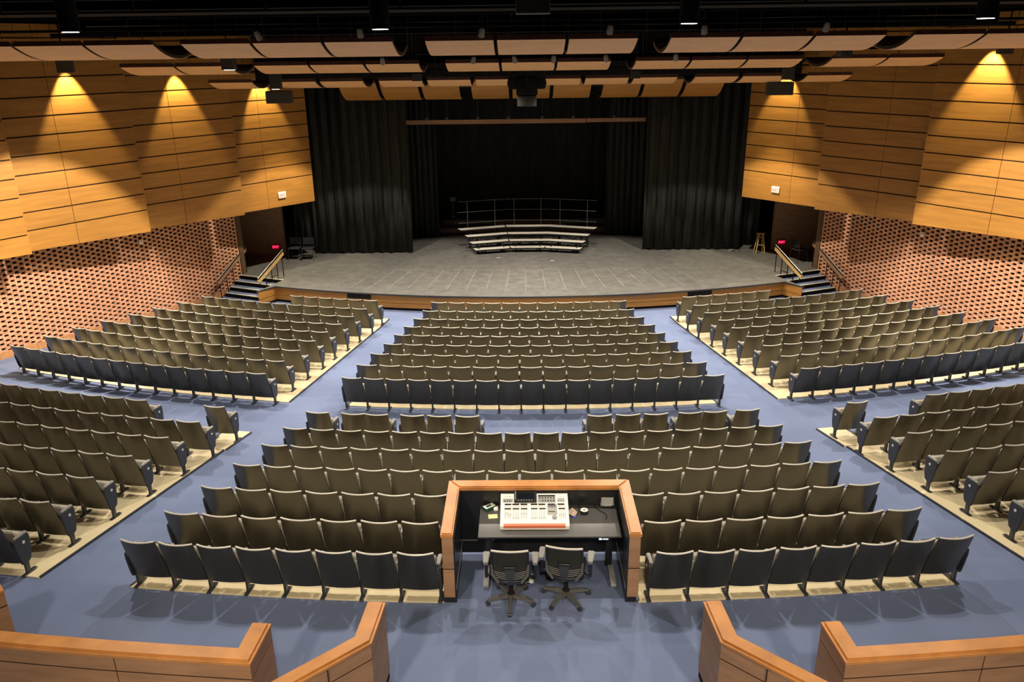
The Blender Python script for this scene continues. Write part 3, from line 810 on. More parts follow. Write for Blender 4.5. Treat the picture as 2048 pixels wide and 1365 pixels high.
o = bpy.data.objects.new('theater_seats', me); COL.objects.link(o)
tag(o, 'distant rows of olive-backed theatre seats in the front half nearest the stage', 'theatre seats', None, 'stuff')

# ------------------------------------------------------------------ sound booth
bt = thing('sound_booth', 'three-sided sound booth of brown wood panels with orange wood cap', 'booth')
def cap_profile(): pass
# walls (outer wood, inner black)
T = .145
bm = B()
for sx in (-1, 1):
    for z0, z1 in ((.09, .52), (.535, 1.01)):
        xs = sorted((sx*1.262, sx*(1.262-T)))
        rbox(bm, xs[0], xs[1], 8.56, 9.9, z0, z1, .004)
for z0, z1 in ((.09, .52), (.535, 1.01)): rbox(bm, -1.262, 1.262, 9.80, 9.90, z0, z1, .004)
obj('wood_panel', bm, 'panel_wood', bt, 40)
bm = B()
for sx in (-1, 1):
    xs = sorted((sx*1.24, sx*1.10)); box(bm, xs[0], xs[1], 8.575, 9.86, 0, 1.005)
box(bm, -1.11, 1.11, 9.70, 9.82, 0, 1.005)
obj('black_lining', bm, 'black_gloss', bt)
bm = B()
for sx in (-1, 1):
    xs = sorted((sx*1.258, sx*1.118)); box(bm, xs[0], xs[1], 8.564, 9.8, .5205, .5345)
obj('groove', bm, 'reveal', bt)
for nm, pts in (('left', [(-1.275, 8.55), (-1.115, 8.55), (-1.115, 9.69), (-1.275, 9.89)]), ('right', [(1.275, 8.55), (1.275, 9.89), (1.115, 9.69), (1.115, 8.55)]), ('back', [(-1.275, 9.892), (-1.115, 9.692), (1.115, 9.692), (1.275, 9.892)])):
    bm = B(); prism(bm, pts, 1.01, 1.07)
    bmesh.ops.recalc_face_normals(bm, faces=bm.faces)
    bmesh.ops.bevel(bm, geom=[e for e in bm.edges if abs(e.verts[0].co.z-1.07) < 1e-4 and abs(e.verts[1].co.z-1.07) < 1e-4], offset=.018, segments=4, affect='EDGES')
    obj('cap_rail', bm, 'rail_wood', bt, 50)
bm = B()
for sx in (-1, 1):
    xs = sorted((sx*1.10, sx*1.10-sx*.004)); box(bm, xs[0], xs[1], 8.6, 9.7, .19, .2)
box(bm, -1.1, 1.1, 9.692, 9.70, .19, .2)
obj('base_strip', bm, 'grey', bt)

# desk
dk = thing('desk', 'charcoal rectangular sit-stand desk inside the sound booth', 'desk', (.125, 9.335, 0))
bm = B(); rbox(bm, -.95, .95, -.40, .40, .735, .76, .004); obj('desktop', bm, 'desk', dk, 40)
for sx in (-1, 1):
    bm = B(); rbox(bm, sx*.83-.045, sx*.83+.045, -.04, .06, .05, .72, .006); obj('leg', bm, 'black_gloss', dk, 40)
    bm = B(); rbox(bm, sx*.86-.04, sx*.86+.04, -.46, .32, 0, .045, .01); obj('foot', bm, 'grey', dk, 40)
    bm = B(); box(bm, sx*.83-.05, sx*.83+.05, -.3, .34, .70, .735); obj('bracket', bm, 'black', dk)
bm = B(); box(bm, -.82, .82, -.02, .04, .68, .73); obj('crossbeam', bm, 'black', dk)
cp = B(); rbox(cp, .63, .80, -.40, -.36, .705, .733, .004); co_ = obj('height_controller', cp, 'black', dk)
bm = B(); box(bm, .65, .685, -.403, -.4005, .712, .728); box(bm, .70, .77, -.402, -.4005, .715, .725); obj('lit_button', bm, 'blue_lamp', co_)

# mixing console
mx = thing('mixing_console', 'white digital mixing console with coral wrist rest on the booth desk', 'mixing console', (-.07, 9.1, .763))
tl = rad(14); Mt = Matrix.Translation((0, 0, .055)) @ Matrix.Rotation(tl, 4, 'X')
bm = B()
D = .60; Wm = .465
prof = [(0, 0), (0, .05), (.0+.02, .06), (D*math.cos(tl), .06+D*math.sin(tl)), (D*math.cos(tl)+.02, .02+D*math.sin(tl)*.8), (D*math.cos(tl), 0)]
a = [bm.verts.new((-Wm, y, z)) for y, z in prof]; b = [bm.verts.new((Wm, y, z)) for y, z in prof]
bm.faces.new(a); bm.faces.new(b[::-1])
for i in range(len(prof)): bm.faces.new([a[i], a[(i+1) % 6], b[(i+1) % 6], b[i]])
obj('body', bm, 'white', mx)
def on(x, y, h=0): return Mt @ Vector((x, y, .004+h))
def mbox(bm, x0, x1, y0, y1, h0, h1): box(bm, x0, x1, y0, y1, .004+h0, .004+h1, Mt)
# map the photo layout: u 0..1 across, v 0..1 up the sloping face
def ux(u): return -Wm + .93*u
def vy(v): return .01 + .59*v
bm = B(); box(bm, ux(.05), ux(.94), -.012, .045, .028, .066); obj('wrist_rest', bm, 'coral', mx)
bm = B(); mbox(bm, ux(.20), ux(.535), vy(.70), vy(1.06), .0, .03)
for v in bm.verts: pass
sc_ = obj('screen', bm, 'black_gloss', mx)
bm = B(); mbox(bm, ux(.24), ux(.50), vy(.75), vy(1.03), .0305, .032); obj('display', bm, 'screen', sc_)
bm = B()
for i in range(6): lathe(bm, [(.008, 0), (.007, .01)], 10, m=Mt @ Matrix.Translation((ux(.265+.04*i), vy(.725), .034)))
for i in range(6): mbox(bm, ux(.212), ux(.228), vy(.76+.047*i), vy(.785+.047*i), .031, .036)
obj('screen_button', bm, 'grey', sc_)
bm = B()
for (u0, u1, v0, v1) in ((.035, .18, .71, .83), (.555, .815, .70, .94), (.69, .83, .32, .66)): bm = B(); mbox(bm, ux(u0), ux(u1), vy(v0), vy(v1), .0, .0015); obj('grey_section', bm, 'grey', mx)
bm = B()
for u in (.06, .175, .295, .445, .56, .70, .845): mbox(bm, ux(u), ux(u+.10), vy(.625), vy(.665), .001, .0035)
for u in (.06, .18, .30, .45, .57, .855): mbox(bm, ux(u), ux(u+.095), vy(.49), vy(.525), .001, .0035)
mbox(bm, ux(.705), ux(.80), vy(.40), vy(.425), .002, .0035)
mbox(bm, ux(.56), ux(.81), vy(.90), vy(.94), .001, .004); mbox(bm, ux(.845), ux(.945), vy(.80), vy(.815), .001, .004)
obj('scribble_display', bm, 'black', mx)
kn = []
for i in range(3): kn.append((.065+.037*i, .745))
for i in range(6): kn.append((.585+.041*i, .85))
for i in range(5): kn.append((.625+.041*i, .755))
for i in range(4): kn.append((.855+.027*i, .745)); kn.append((.72+.027*i, .585))
for u, v in kn:
    bm = B(); lathe(bm, [(.0075, 0), (.007, .012), (.005, .013)], 10, m=Mt @ Matrix.Translation((ux(u), vy(v), .005))); obj('knob', bm, 'black', mx)
bm = B(); lathe(bm, [(.033, 0), (.033, .012), (.026, .016)], 20, m=Mt @ Matrix.Translation((ux(.79), vy(.235), .004))); obj('jog_wheel', bm, 'grey', mx, 40)
bm = B(); cb = []
posn = {0: [.34, .36, .31, .33], 1: [.22]*4, 2: [.36, .37, .35, .37], 3: [.22]*4, 4: [.22]*4, 5: [.30, .33, .31, .33]}
for gi, u in enumerate((.06, .175, .295, .445, .56, .855)):
    for j in range(4):
        uu = u+.012+.026*j
        mbox(bm, ux(uu)-.0012, ux(uu)+.0012, vy(.20), vy(.44), .0, .0012)
        fb = B(); mbox(fb, ux(uu)-.004, ux(uu)+.004, vy(posn[gi][j])-.010, vy(posn[gi][j])+.010, .001, .010); obj('fader_cap', fb, 'grey', mx)
obj('fader_slot', bm, 'black', mx)
bm = B()
for u in (.06, .175, .295, .445, .56, .855):
    for j in range(4):
        for v in (.60, .575): mbox(bm, ux(u+.005+.026*j), ux(u+.021+.026*j), vy(v)-.005, vy(v)+.004, .0, .003)
        mbox(bm, ux(u+.005+.026*j), ux(u+.021+.026*j), vy(.465), vy(.48), .0, .003)
for i in range(5): mbox(bm, ux(.85+.02*i), ux(.863+.02*i), vy(.85), vy(.885), .002, .004)
for i in range(5):
    for j in range(4): mbox(bm, ux(.70+.024*i), ux(.716+.024*i), vy(.33+.05*j), vy(.35+.05*j), .0015, .003)
obj('button', bm, 'cream', mx)
text_mesh('behringer', .028, 'grey', mx, Mt @ Matrix.Translation((ux(.11), vy(.90), .005)), ext=.0005)

# small things on the desk
def small(name, lb, cat, loc, rz=0): return thing(name, lb, cat, loc, rz)
t = small('cable_tester', 'small dark green and white handheld tester left of the mixing console', 'tester', (-.70, 9.62, .761), rad(-52))
bm = B(); rbox(bm, -.05, .05, -.085, .085, 0, .045, .006); obj('case', bm, 'green', t, 40)
bm = B(); box(bm, -.042, .042, -.08, .08, .0455, .047); fp = obj('faceplate', bm, 'white', t)
bm = B(); box(bm, -.022, .022, -.05, .03, .0472, .049); obj('display', bm, 'green', fp)
bm = B(); rbox(bm, -.03, .03, -.045, .045, 0, .03, .004); o = obj('pill_box', bm, 'white', None, 40); o.location = (-.605, 9.60, .761); tag(o, 'little white box between the green tester and the console', 'box')
bm = B(); rbox(bm, -.065, .065, -.05, .05, 0, .006, .001); o = obj('sticky_note', bm, 'yellow', None); o.location = (-.64, 9.42, .761); o.rotation_euler = (0, 0, rad(6)); tag(o, 'yellow sticky notepad left of the mixing console', 'notepad')
t = small('tape_roll', 'roll of black tape with white core lying right of the console', 'tape', (.62, 9.50, .761))
bm = B(); lathe(bm, [(.055, 0), (.055, .048), (.03, .048), (.03, 0)], 28); obj('tape', bm, 'black_gloss', t, 40)
bm = B(); lathe(bm, [(.052, .0485), (.052, .0505), (.02, .0505), (.02, .0485)], 28); obj('paper_face', bm, 'white', t)
bm = B(); lathe(bm, [(.02, .046), (.02, .052), (.012, .053)], 16); obj('core', bm, 'grey', t)
t = small('plastic_bag', 'crumpled clear tan plastic bag against the right side of the console', 'bag', (.462, 9.50, .761))
bm = B(); bmesh.ops.create_icosphere(bm, subdivisions=3, radius=1)
for v in bm.verts:
    k = 1+.3*random.uniform(-1, 1); v.co = Vector((v.co.x*.055*k, v.co.y*.08*k, (v.co.z+1)*.014*k+.002))
obj('bag_body', bm, 'bag', t)
t = small('usb_cable', 'thin black cable with blue plug right of the console', 'cable', (0, 0, .761))
bm = B(); tube(bm, [(.55, 9.72, .006), (.56, 9.62, .006), (.545, 9.53, .006), (.52, 9.47, .006), (.50, 9.43, .008)], .004, 8); obj('cord', bm, 'black', t, 60)
bm = B(); rbox(bm, -.018, .018, -.03, .03, 0, .014, .004, Matrix.Translation((.485, 9.395, 0)) @ Matrix.Rotation(rad(-30), 4, 'Z')); obj('plug', bm, 'blue', t, 40)
t = small('touch_panel', 'small black desktop touch screen with grey display at the right of desk', 'screen', (.955, 9.62, .761), rad(-2))
bm = B(); m = Matrix.Translation((0, 0, .02)) @ Matrix.Rotation(rad(50), 4, 'X'); rbox(bm, -.105, .105, 0, .15, -.01, .01, .006, m); fr = obj('bezel', bm, 'black_gloss', t, 40)
bm = B(); box(bm, -.085, .085, .025, .13, .0105, .012, m); obj('display', bm, 'grey', fr)
bm = B(); rbox(bm, -.07, .07, .0, .10, 0, .012, .004); obj('stand', bm, 'black', t)
bm = B(); tube(bm, [(.78, 9.70, .766), (.80, 9.6, .766), (.86, 9.53, .766), (.91, 9.47, .766), (.925, 9.40, .766), (.905, 9.34, .768)], .005, 8); tag(obj('gooseneck_cable', bm, 'black', None, 60), 'curved black cable below the small touch screen', 'cable')
t = small('power_strip', 'white cable bundle and plugs on the floor under the desk', 'plugs', (-.12, 9.0, 0))
bm = B(); 
for i in range(6): tube(bm, [(random.uniform(-.05, .05), random.uniform(-.05, .05), .01), (random.uniform(-.12, .12), random.uniform(-.1, .1), .03), (random.uniform(-.15, .15), random.uniform(-.12, .12), .012)], .006, 6)
obj('cord', bm, 'white', t); bm = B(); rbox(bm, -.03, .03, -.04, .04, 0, .05, .01); obj('plug', bm, 'white', t, 40)

# ------------------------------------------------------------------ office chairs
def office_chair(label, loc, rz, base_rz):
    t = thing('office_chair', label, 'office chair', loc, rz)
    # five star base
    bs = B(); lathe(bs, [(.045, .06), (.05, .13), (.03, .15), (.03, .24)], 16); hub = obj('base_hub', bs, 'black', t, 40)
    bs = B(); lathe(bs, [(.022, .2), (.022, .42)], 12); obj('gas_lift', bs, 'black', t, 40)
    for k in range(5):
        a = base_rz - rz + 2*pi*k/5; c, s = math.cos(a), math.sin(a)
        m = Matrix.Rotation(a, 4, 'Z')
        bm = B()
        pts = [(.03, .035, .13, .075), (.18, .028, .118, .075), (.31, .022, .092, .062)]
        rings = []
        for x, hw, zt, zb in pts: rings.append([bm.verts.new(m @ Vector((x, y, z))) for y, z in ((-hw, zb), (hw, zb), (hw*.7, zt), (-hw*.7, zt))])
        for A_, B_ in zip(rings, rings[1:]):
            for i in range(4): bm.faces.new([A_[i], A_[(i+1) % 4], B_[(i+1) % 4], B_[i]])
        bm.faces.new(rings[0][::-1]); bm.faces.new(rings[-1])
        obj('leg', bm, mat_cache('arm_star'), t, 30)
        bm = B(); wm = m @ Matrix.Translation((.31, 0, .03)) @ Matrix.Rotation(pi/2, 4, 'X') @ Matrix.Rotation(.5*k, 4, 'Z')
        lathe(bm, [(.018, -.026), (.03, -.022), (.03, -.004), (.02, -.003), (.02, .003), (.03, .004), (.03, .022), (.018, .026)], 16, m=wm)
        obj('caster', bm, 'seat_metal', t, 40)
    # seat
    bm = B(); rbox(bm, -.24, .24, -.20, .26, .44, .50, .03, None, 3); obj('seat', bm, 'black', t, 50)
    bm = B(); rbox(bm, -.12, .12, -.14, .12, .38, .44, .02); obj('tilt_mechanism', bm, 'black', t, 40)
    # back frame: U shaped tube, mesh inside
    def bp(u, z):
        hw = .225 - .0*z
        zz = z
        w = hw*(1 if z > .72 else (1-.35*((.72-z)/.22)**2))
        return Vector((u*w, -.24 - .12*(z-.52) - .03*(1-u*u) + .02*math.sin((z-.5)*7), zz))
    zs = [.50, .54, .60, .66, .72, .80, .88, .95, .985]
    us = [-1, -.66, -.33, 0, .33, .66, 1]
    bm = B(); sheet(bm, [[bp(u, z) for u in us] for z in zs]); bmesh.ops.solidify(bm, geom=bm.faces[:], thickness=.006)
    obj('back_mesh', bm, 'mesh', t, 60)
    bm = B(); tube(bm, [bp(-1, z) for z in zs] , .016, 8); tube(bm, [bp(1, z) for z in zs], .016, 8); tube(bm, [bp(u, .50) for u in us], .018, 8)
    fr = obj('back_frame', bm, 'black_gloss', t, 60)
    bm = B(); tube(bm, [bp(u*1.02, .985)+Vector((0, 0, .004)) for u in us], .014, 8); obj('top_bar', bm, 'seat_rim', t, 60)
    bm = B()
    for z in (.56, .59, .62, .65): tube(bm, [bp(u*.93, z)+Vector((0, -.004, -.02*(1-u*u))) for u in us], .0035, 6)
    obj('mesh_rib', bm, 'grey', t, 60)
    for sx in (-1, 1):
        bm = B(); tube(bm, [bp(sx, .50)+Vector((0, -.01, -.02)), bp(sx*1.03, .60)+Vector((sx*.012, -.012, 0)), bp(sx, .75)+Vector((sx*.008, -.01, 0))], [.022, .026, .012], 8); obj('side_wing', bm, mat_cache('arm_star'), fr, 60)
    # lumbar and spine
    bm = B(); rbox(bm, -.085, .085, -.035, -.005, .70, .745, .012, Matrix.Translation((0, -.27, 0))); obj('lumbar_pad', bm, 'black_gloss', t, 50)
    bm = B()
    pr = [(.065, -.30, .72), (.05, -.305, .62), (.035, -.30, .52), (.035, -.24, .43), (.04, -.10, .40)]
    rings = [[bm.verts.new((sx*w, y+dy, z)) for sx, dy in ((-1, 0), (1, 0), (1, .03), (-1, .03))] for w, y, z in pr]
    for A_, B_ in zip(rings, rings[1:]):
        for i in range(4): bm.faces.new([A_[i], A_[(i+1) % 4], B_[(i+1) % 4], B_[i]])
    bm.faces.new(rings[0][::-1]); bm.faces.new(rings[-1]); obj('spine', bm, 'seat_metal', t, 40)
    for sx in (-1, 1):
        bm = B(); tp = B()
        prism(tp, [(-.030, -.13), (.030, -.13), (.046, .08), (.04, .12), (-.04, .12), (-.046, .08)], .665, .69)
        bmesh.ops.bevel(tp, geom=tp.edges[:], offset=.008, segments=2, affect='EDGES'); merge(bm, tp, Matrix.Translation((sx*.315, .0, 0)))
        ar = obj('armrest', bm, 'arm_plastic2', t, 60)
        bm = B(); rbox(bm, sx*.315-.02, sx*.315+.02, -.05, .02, .40, .62, .008); tube(bm, [(sx*.315, -.015, .60), (sx*.315, -.015, .67)], .014, 8)
        tube(bm, [(sx*.315, -.015, .42), (sx*.2, 0, .41)], .02, 8); obj('arm_post', bm, 'black_gloss', ar, 40)
        bm = B(); box(bm, sx*.315-.028, sx*.315+.028, -.056, -.045, .60, .615); obj('adjuster', bm, 'steel', ar)
    return t
M['arm_plastic2'] = mat('office_armrest_grey', (.22, .215, .19), .45, nscale=9, namt=.1)
def mat_cache(n):
    if n not in M: M[n] = mat(n, (.10, .097, .088), .25, spec=.8, nscale=9, namt=.1)
    return M[n]
office_chair('left black mesh office chair at the sound desk', (-.39, 8.60, 0), rad(-1), rad(-93))
office_chair('right black mesh office chair, turned slightly, at the sound desk', (.33, 8.66, 0), rad(-9), rad(-58))

# ------------------------------------------------------------------ foreground parapets
def parapet(label, path, w=.2, z1=1.07, seams=(), closed_end=True):
    """path: centre line points; wood cap with rounded edge over grooved brown panels"""
    t = thing('parapet', label, 'parapet wall')
    P_ = [Vector((p[0], p[1], 0)) for p in path]
    def off(o):
        out = []
        for i, p in enumerate(P_):
            d0 = (P_[i]-P_[i-1]).normalized() if i else None
            d1 = (P_[i+1]-P_[i]).normalized() if i < len(P_)-1 else None
            if d0 is None: d0 = d1
            if d1 is None: d1 = d0
            n0 = Vector((-d0.y, d0.x, 0)); n1 = Vector((-d1.y, d1.x, 0)); n = (n0+n1).normalized()
            out.append(p + n*o/max(.3, n.dot(n0)))
        return out
    def ribbon(bm, o, z0, z1, bev=0):
        A_, B_ = off(-o), off(o)
        poly = [(p.x, p.y) for p in A_] + [(p.x, p.y) for p in reversed(B_)]
        prism(bm, poly, z0, z1)
        if bev:
            bmesh.ops.recalc_face_normals(bm, faces=bm.faces)
            bmesh.ops.bevel(bm, geom=[e for e in bm.edges if min(e.verts[0].co.z, e.verts[1].co.z) > z1-1e-4], offset=bev, segments=4, affect='EDGES')
    bm = B(); ribbon(bm, w/2, z1-.06, z1, .028); obj('cap_rail', bm, 'rail_wood', t, 50)
    bm = B(); ribbon(bm, w/2-.012, z1-.235, z1-.065); obj('upper_panel', bm, 'panel_wood', t)
    bm = B(); ribbon(bm, w/2-.012, .10, z1-.252); obj('lower_panel', bm, 'panel_wood', t)
    bm = B(); ribbon(bm, w/2-.045, 0, z1-.05); obj('core', bm, 'reveal', t)
    bm = B(); ribbon(bm, w/2-.015, z1-.2515, z1-.2355); obj('groove', bm, 'reveal', t)
    bm = B(); ribbon(bm, w/2-.020, 0, .0995); obj('toe_kick', bm, 'black', t)
    if seams:
        bm = B()
        for (x, y, ang) in seams:
            box(bm, -.004, .004, -w/2-.001, w/2+.001, .1, z1-.062, Matrix.Translation((x, y, 0)) @ Matrix.Rotation(ang, 4, 'Z'))
        obj('panel_joint', bm, 'reveal', t)
    return t
for sx, side in ((-1, 'left'), (1, 'right')):
    parapet('inner %s foreground parapet with orange wood cap bending outwards' % side, [(sx*1.86, 7.27), (sx*1.90, 6.67), (sx*3.3, 5.4)], .2, 1.07, [(sx*2.25, 6.35, sx*rad(-42)), (sx*2.55, 6.08, sx*rad(-42))])
    arcp = []
    x = 3.06
    pts = [(sx*3.04, 6.93), (sx*3.07, 6.44)]
    for k in range(1, 9):
        xx = 3.07 + k*.75; pts.append((sx*xx, YC - math.sqrt(44.83**2 - xx**2)))
    parapet('outer %s foreground parapet with a return end and long orange wood cap' % side, pts, .21, 1.07, [(sx*4.42, 6.57, sx*rad(5)), (sx*6.2, 6.75, sx*rad(8))])
parapet('short parapet end with orange cap at the far left edge of the foreground', [(-6.27, 7.58), (-6.72, 7.13)], .21, 1.07)

# ------------------------------------------------------------------ ceiling reflectors
ROWS = {
 'front': dict(Y=15.3, zn=6.955, zf=6.87, c=2.05, s=.215, xs=[-10.72, -9.42, -8.12, -6.365, -5.065, -3.765, -1.934, -.634, .666, 2.50, 3.80, 5.10, 6.85, 8.15, 9.45], w=1.235, name='nearest row'),
 'mid': dict(Y=19.5, zn=6.505, zf=6.43, c=1.9, s=.17, xs=[-9.556, -8.256, -6.42, -5.12, -3.82, -1.956, -.656, .644, 2.46, 3.76, 5.06, 6.99, 8.29], w=1.235, name='second row'),
 'back': dict(Y=23.2, zn=6.01, zf=5.92, c=1.8, s=.16, xs=[-8.92, -7.15, -5.82, -4.17, -2.82, -1.475, .25, 1.59, 2.93, 4.62, 5.95, 7.72], w=1.20, name='third row'),
 'stage': dict(Y=28.0, zn=5.78, zf=5.22, c=2.1, s=.30, xs=[-6.38, -4.98, -3.58, -1.90, -.50, .90, 2.58, 3.98, 5.38], w=1.27, name='row over the stage'),
}
for key, q in ROWS.items():
    n = 14
    xs = sorted(q['xs']); cnt = len(xs)
    for i, x0 in enumerate(xs):
        j = i+1; 
        if j*2 <= cnt: where = '%s from the left' % ORD[j]
        else: where = '%s from the right' % ORD[cnt-i]
        if j*2 == cnt+1: where = 'middle one'
        t = thing('ceiling_reflector', 'curved pale wood ceiling reflector, %s in the %s' % (where, q['name']), 'ceiling reflector', group='ceiling reflectors in the '+q['name'])
        def pz(tt, o=0):
            y = q['Y'] + q['c']*tt; z = q['zn']+(q['zf']-q['zn'])*tt - 4*q['s']*tt*(1-tt)
            dz = (q['zf']-q['zn'] - 4*q['s']*(1-2*tt))/q['c']; L = math.hypot(1, dz)
            return y - o*dz/L, z + o/L
        bm = B()
        lo = [[(x0+q['w']*a, *pz(k/n)) for a in (0, 1)] for k in range(n+1)]
        hi = [[(x0+q['w']*a, *pz(k/n, .012)) for a in (0, 1)] for k in range(n+1)]
        g1 = sheet(bm, lo); g2 = sheet(bm, hi)
        for A_, B_ in zip(g1, g2): pass
        for k in range(n):
            for a in (0, 1): bm.faces.new([g1[k][a], g1[k+1][a], g2[k+1][a], g2[k][a]])
        bm.faces.new([g1[0][0], g1[0][1], g2[0][1], g2[0][0]]); bm.faces.new([g1[n][0], g1[n][1], g2[n][1], g2[n][0]])
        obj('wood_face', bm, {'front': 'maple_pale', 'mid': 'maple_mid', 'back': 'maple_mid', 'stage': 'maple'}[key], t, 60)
        for a0_, a1_ in ((0, .03), (q['w']-.03, q['w'])):
            bm = B()
            for k in range(n):
                y0, z0 = pz(k/n, .013); y1, z1 = pz((k+1)/n, .013); y2, z2 = pz(k/n, .07); y3, z3 = pz((k+1)/n, .07)
                vs = [bm.verts.new(p) for p in ((x0+a0_, y0, z0), (x0+a0_, y1, z1), (x0+a0_, y3, z3), (x0+a0_, y2, z2), (x0+a1_, y0, z0), (x0+a1_, y1, z1), (x0+a1_, y3, z3), (x0+a1_, y2, z2))]
                for f in ((0,1,2,3),(4,7,6,5),(0,4,5,1),(1,5,6,2),(2,6,7,3),(3,7,4,0)): bm.faces.new([vs[m_] for m_ in f])
            obj('end_rib', bm, 'dark_back', t)
        bm = B(); y, z = pz(0); box(bm, x0, x0+q['w'], y-.022, y, z+.0, z+.085)
        obj('edge_band', bm, 'dark_red', t)
        bm = B(); y, z = pz(1); box(bm, x0, x0+q['w'], y, y+.022, z+.0, z+.085)
        obj('edge_band', bm, 'dark_red', t)
        bm = B()
        for a in (.2, .8):
            for tt in (.1, .9):
                y, z = pz(tt); tube(bm, [(x0+q['w']*a, y, z+.02), (x0+q['w']*a, y, 9.55)], .005, 5)
        obj('cable', bm, 'pipe', t)

# ------------------------------------------------------------------ catwalks, pipes, fixtures
t = thing('catwalk', 'black steel catwalk with thin grey rails across the top of the hall', 'catwalk')
bm = B(); box(bm, -15, 15, 13.4, 14.4, 7.40, 7.44); box(bm, -15, 15, 14.4, 14.45, 7.36, 9.5); obj('walkway', bm, 'black', t)
bm = B()
for z in (7.56, 7.42): tube(bm, [(-8.5, 12.8, z), (8.5, 12.8, z)], .007, 6)
obj('rail', bm, 'pipe', t)
for x in range(-8, 9, 2):
    bm = B(); box(bm, x-.02, x+.02, 12.78, 12.82, 7.4, 9.5); obj('post', bm, 'black', t)
t = thing('catwalk', 'second black catwalk hanging over the middle of the hall', 'catwalk')
bm = B(); box(bm, -12, 12, 21.2, 22.0, 7.2, 7.3); box(bm, -12, 12, 22.0, 22.05, 7.2, 9.5); obj('walkway', bm, 'black', t)
bm = B(); tube(bm, [(-11, 21.1, 7.45), (11, 21.1, 7.45)], .012, 6); obj('rail', bm, 'pipe', t)
t = thing('catwalk', 'third black catwalk close to the stage opening', 'catwalk')
bm = B(); box(bm, -9, 9, 27.0, 27.6, 6.3, 6.4); box(bm, -9, 9, 27.6, 27.65, 5.9, 9.5); obj('walkway', bm, 'black', t)
for i, (x, y, z, lb) in enumerate([(-6.05, 11, 7.08, 'leftmost black cylinder downlight at the top edge'), (-2.02, 11, 7.065, 'black cylinder downlight left of the hall centre'), (1.955, 11, 7.085, 'black cylinder downlight right of the hall centre'), (5.73, 11, 7.10, 'rightmost black cylinder downlight at the top edge')]):
    t = thing('cylinder_downlight', lb, 'downlight', (x, y, z), group='cylinder downlights')
    bm = B(); lathe(bm, [(.115, 0), (.125, .01), (.125, .75), (.05, .78)], 24); obj('body', bm, 'black', t, 40)
    bm = B(); lathe(bm, [(.1, -.004), (.1, .0)], 24); obj('lens', bm, 'lamp', t)
    bm = B(); tube(bm, [(0, 0, .75), (0, 0, 2.3)], .02, 8); obj('stem', bm, 'black', t)
def box_fixture(name, lb, cat, loc, s, rz=0, m='speaker', lens=False, stem=True):
    t = thing(name, lb, cat, loc, rz)
    bm = B(); rbox(bm, -s[0]/2, s[0]/2, -s[1]/2, s[1]/2, 0, s[2], .01); obj('cabinet', bm, m, t, 40)
    bm = B(); box(bm, -s[0]/2+.015, s[0]/2-.015, -s[1]/2-.006, -s[1]/2-.001, .015, s[2]-.015); obj('grille', bm, 'speaker', t)
    if stem:
        bm = B(); tube(bm, [(0, 0, s[2]), (0, 0, 9.55-loc[2])], .015, 8); obj('stem', bm, 'black', t)
    if lens:
        bm = B(); box(bm, -s[0]*.35, s[0]*.35, -s[1]*.35, s[1]*.35, -.004, -.001); obj('lens', bm, 'lamp', t)
    return t
box_fixture('wall_washer_fixture', 'small black box light above the far left wall light pool', 'light fixture', (-9.75, 17.5, 6.45), (.30, .25, .3), .3)
box_fixture('wall_washer_fixture', 'small black box light at the top right corner of the wall', 'light fixture', (9.75, 17.5, 6.58), (.27, .25, .22), -.3)
box_fixture('wall_washer_fixture', 'small black box light hanging among the left reflectors', 'light fixture', (-6.2, 17.2, 6.47), (.25, .25, .25), 0, lens=True)
box_fixture('wall_washer_fixture', 'small black box light hanging among the right reflectors', 'light fixture', (6.35, 17.2, 6.58), (.25, .25, .28), 0)
box_fixture('wall_washer_fixture', 'black box light just above the left hanging loudspeaker', 'light fixture', (-6.75, 22.2, 5.87), (.27, .25, .42), 0, lens=True)
box_fixture('wall_washer_fixture', 'black box light just above the right hanging loudspeaker', 'light fixture', (6.85, 22.2, 5.95), (.27, .25, .42), 0)
box_fixture('hanging_speaker', 'dark grey loudspeaker hung before the left maple wall', 'loudspeaker', (-7.22, 24, 5.40), (.72, .35, .34), .12)
box_fixture('hanging_speaker', 'dark grey loudspeaker hung before the right maple wall', 'loudspeaker', (7.22, 24, 5.46), (.72, .35, .36), -.12)
box_fixture('black_box_light', 'black box light in front of the left centre reflectors', 'light fixture', (-3.0, 22.4, 6.02), (.24, .24, .2))
box_fixture('black_box_light', 'black box light in front of the right centre reflectors', 'light fixture', (2.85, 22.4, 6.02), (.24, .24, .2))
box_fixture('hanging_screen_box', 'dark flat box hung at the top centre of the hall', 'hanging box', (-.04, 11.5, 7.24), (.46, .3, .5), 0, 'pipe')
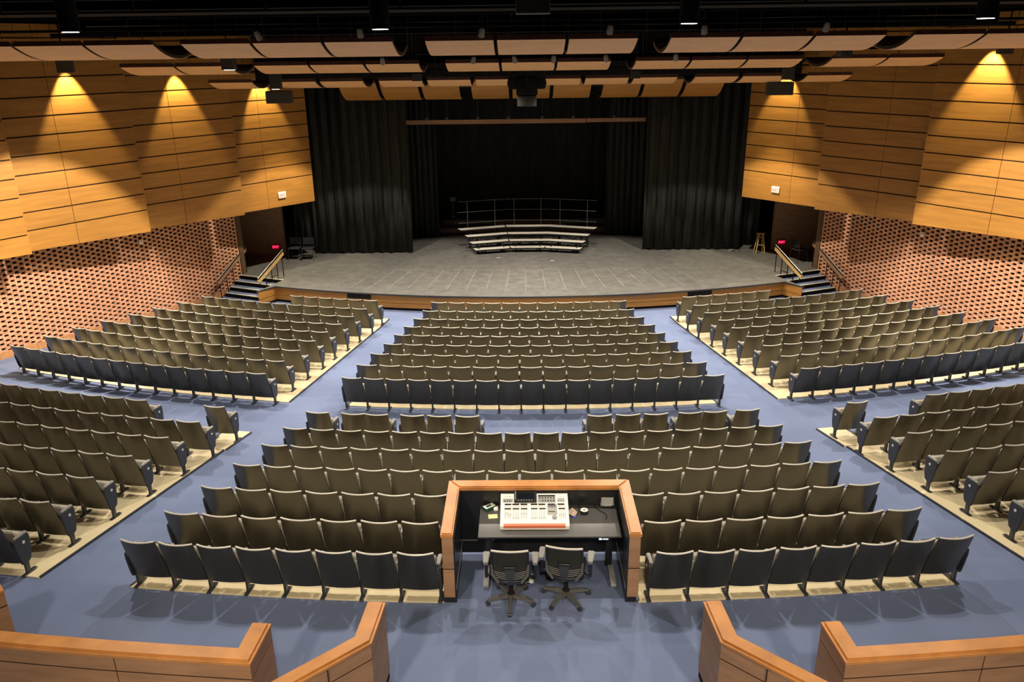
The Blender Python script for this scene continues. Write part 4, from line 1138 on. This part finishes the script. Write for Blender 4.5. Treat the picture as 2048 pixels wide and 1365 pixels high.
# central cluster
t = thing('speaker_cluster', 'central black speaker cluster hung between the reflectors', 'loudspeaker', (-.05, 22.75, 5.32))
bm = B(); rbox(bm, -.26, .26, -.2, .2, 0, .27, .01); obj('lower_cabinet', bm, 'speaker', t, 40)
bm = B(); rbox(bm, -.29, .29, -.22, .22, .29, .78, .03)
for sx in (-1, 1):
    lathe(bm, [(.18, 0), (.22, .15), (.18, .3)], 16, (sx*.32, 0, .45))
obj('horn_cabinet', bm, 'black', t, 40)
bm = B(); box(bm, -.04, .04, -.25, -.2, .35, 1.0); tube(bm, [(0, 0, .7), (0, 0, 4.2)], .03, 8); obj('bracket', bm, 'black', t)
# small clamp spotlights on the reflector rows
def clamp(x, y, z, lb, g):
    t = thing('clamp_spotlight', lb, 'spotlight', (x, y, z), group=g)
    bm = B(); m = Matrix.Rotation(rad(random.uniform(-25, 25)), 4, 'Y') @ Matrix.Rotation(rad(35), 4, 'X')
    lathe(bm, [(.045, -.09), (.06, -.08), (.055, .04), (.03, .09)], 14, m=m); obj('head', bm, 'arm_plastic2', t, 40)
    bm = B(); tube(bm, [(-.07, 0, 0), (-.07, 0, .12), (0, 0, .16), (.07, 0, .12), (.07, 0, 0)], .01, 6); tube(bm, [(0, 0, .16), (0, 0, .30)], .015, 6); obj('yoke', bm, 'black', t)
nm = ['first', 'second', 'third', 'fourth', 'fifth', 'sixth', 'seventh', 'eighth']
for i, x in enumerate((-4.9, -3.07, -.9, 1.38, 3.05, 5.2)): clamp(x, 15.15, 7.09+.02*(i % 2), 'small pale clamp spotlight above the nearest reflector row, %s from the left' % nm[i], 'clamp spotlights above the nearest reflectors')
for i, x in enumerate((-3.4, -1.3, -.35, .55, 1.75, 3.35)): clamp(x, 19.4, 6.58, 'small pale clamp spotlight above the second reflector row, %s from the left' % nm[i], 'clamp spotlights above the second reflectors')
for z, y, lb in ((7.2, 15.25, 'black pipe running above the nearest reflector row'), (6.72, 19.55, 'black pipe running above the second reflector row'), (6.28, 23.3, 'black pipe running above the third reflector row')):
    bm = B(); tube(bm, [(-10, y, z), (10, y, z)], .024, 8)
    tag(obj('ceiling_pipe', bm, 'black'), lb, 'pipe')
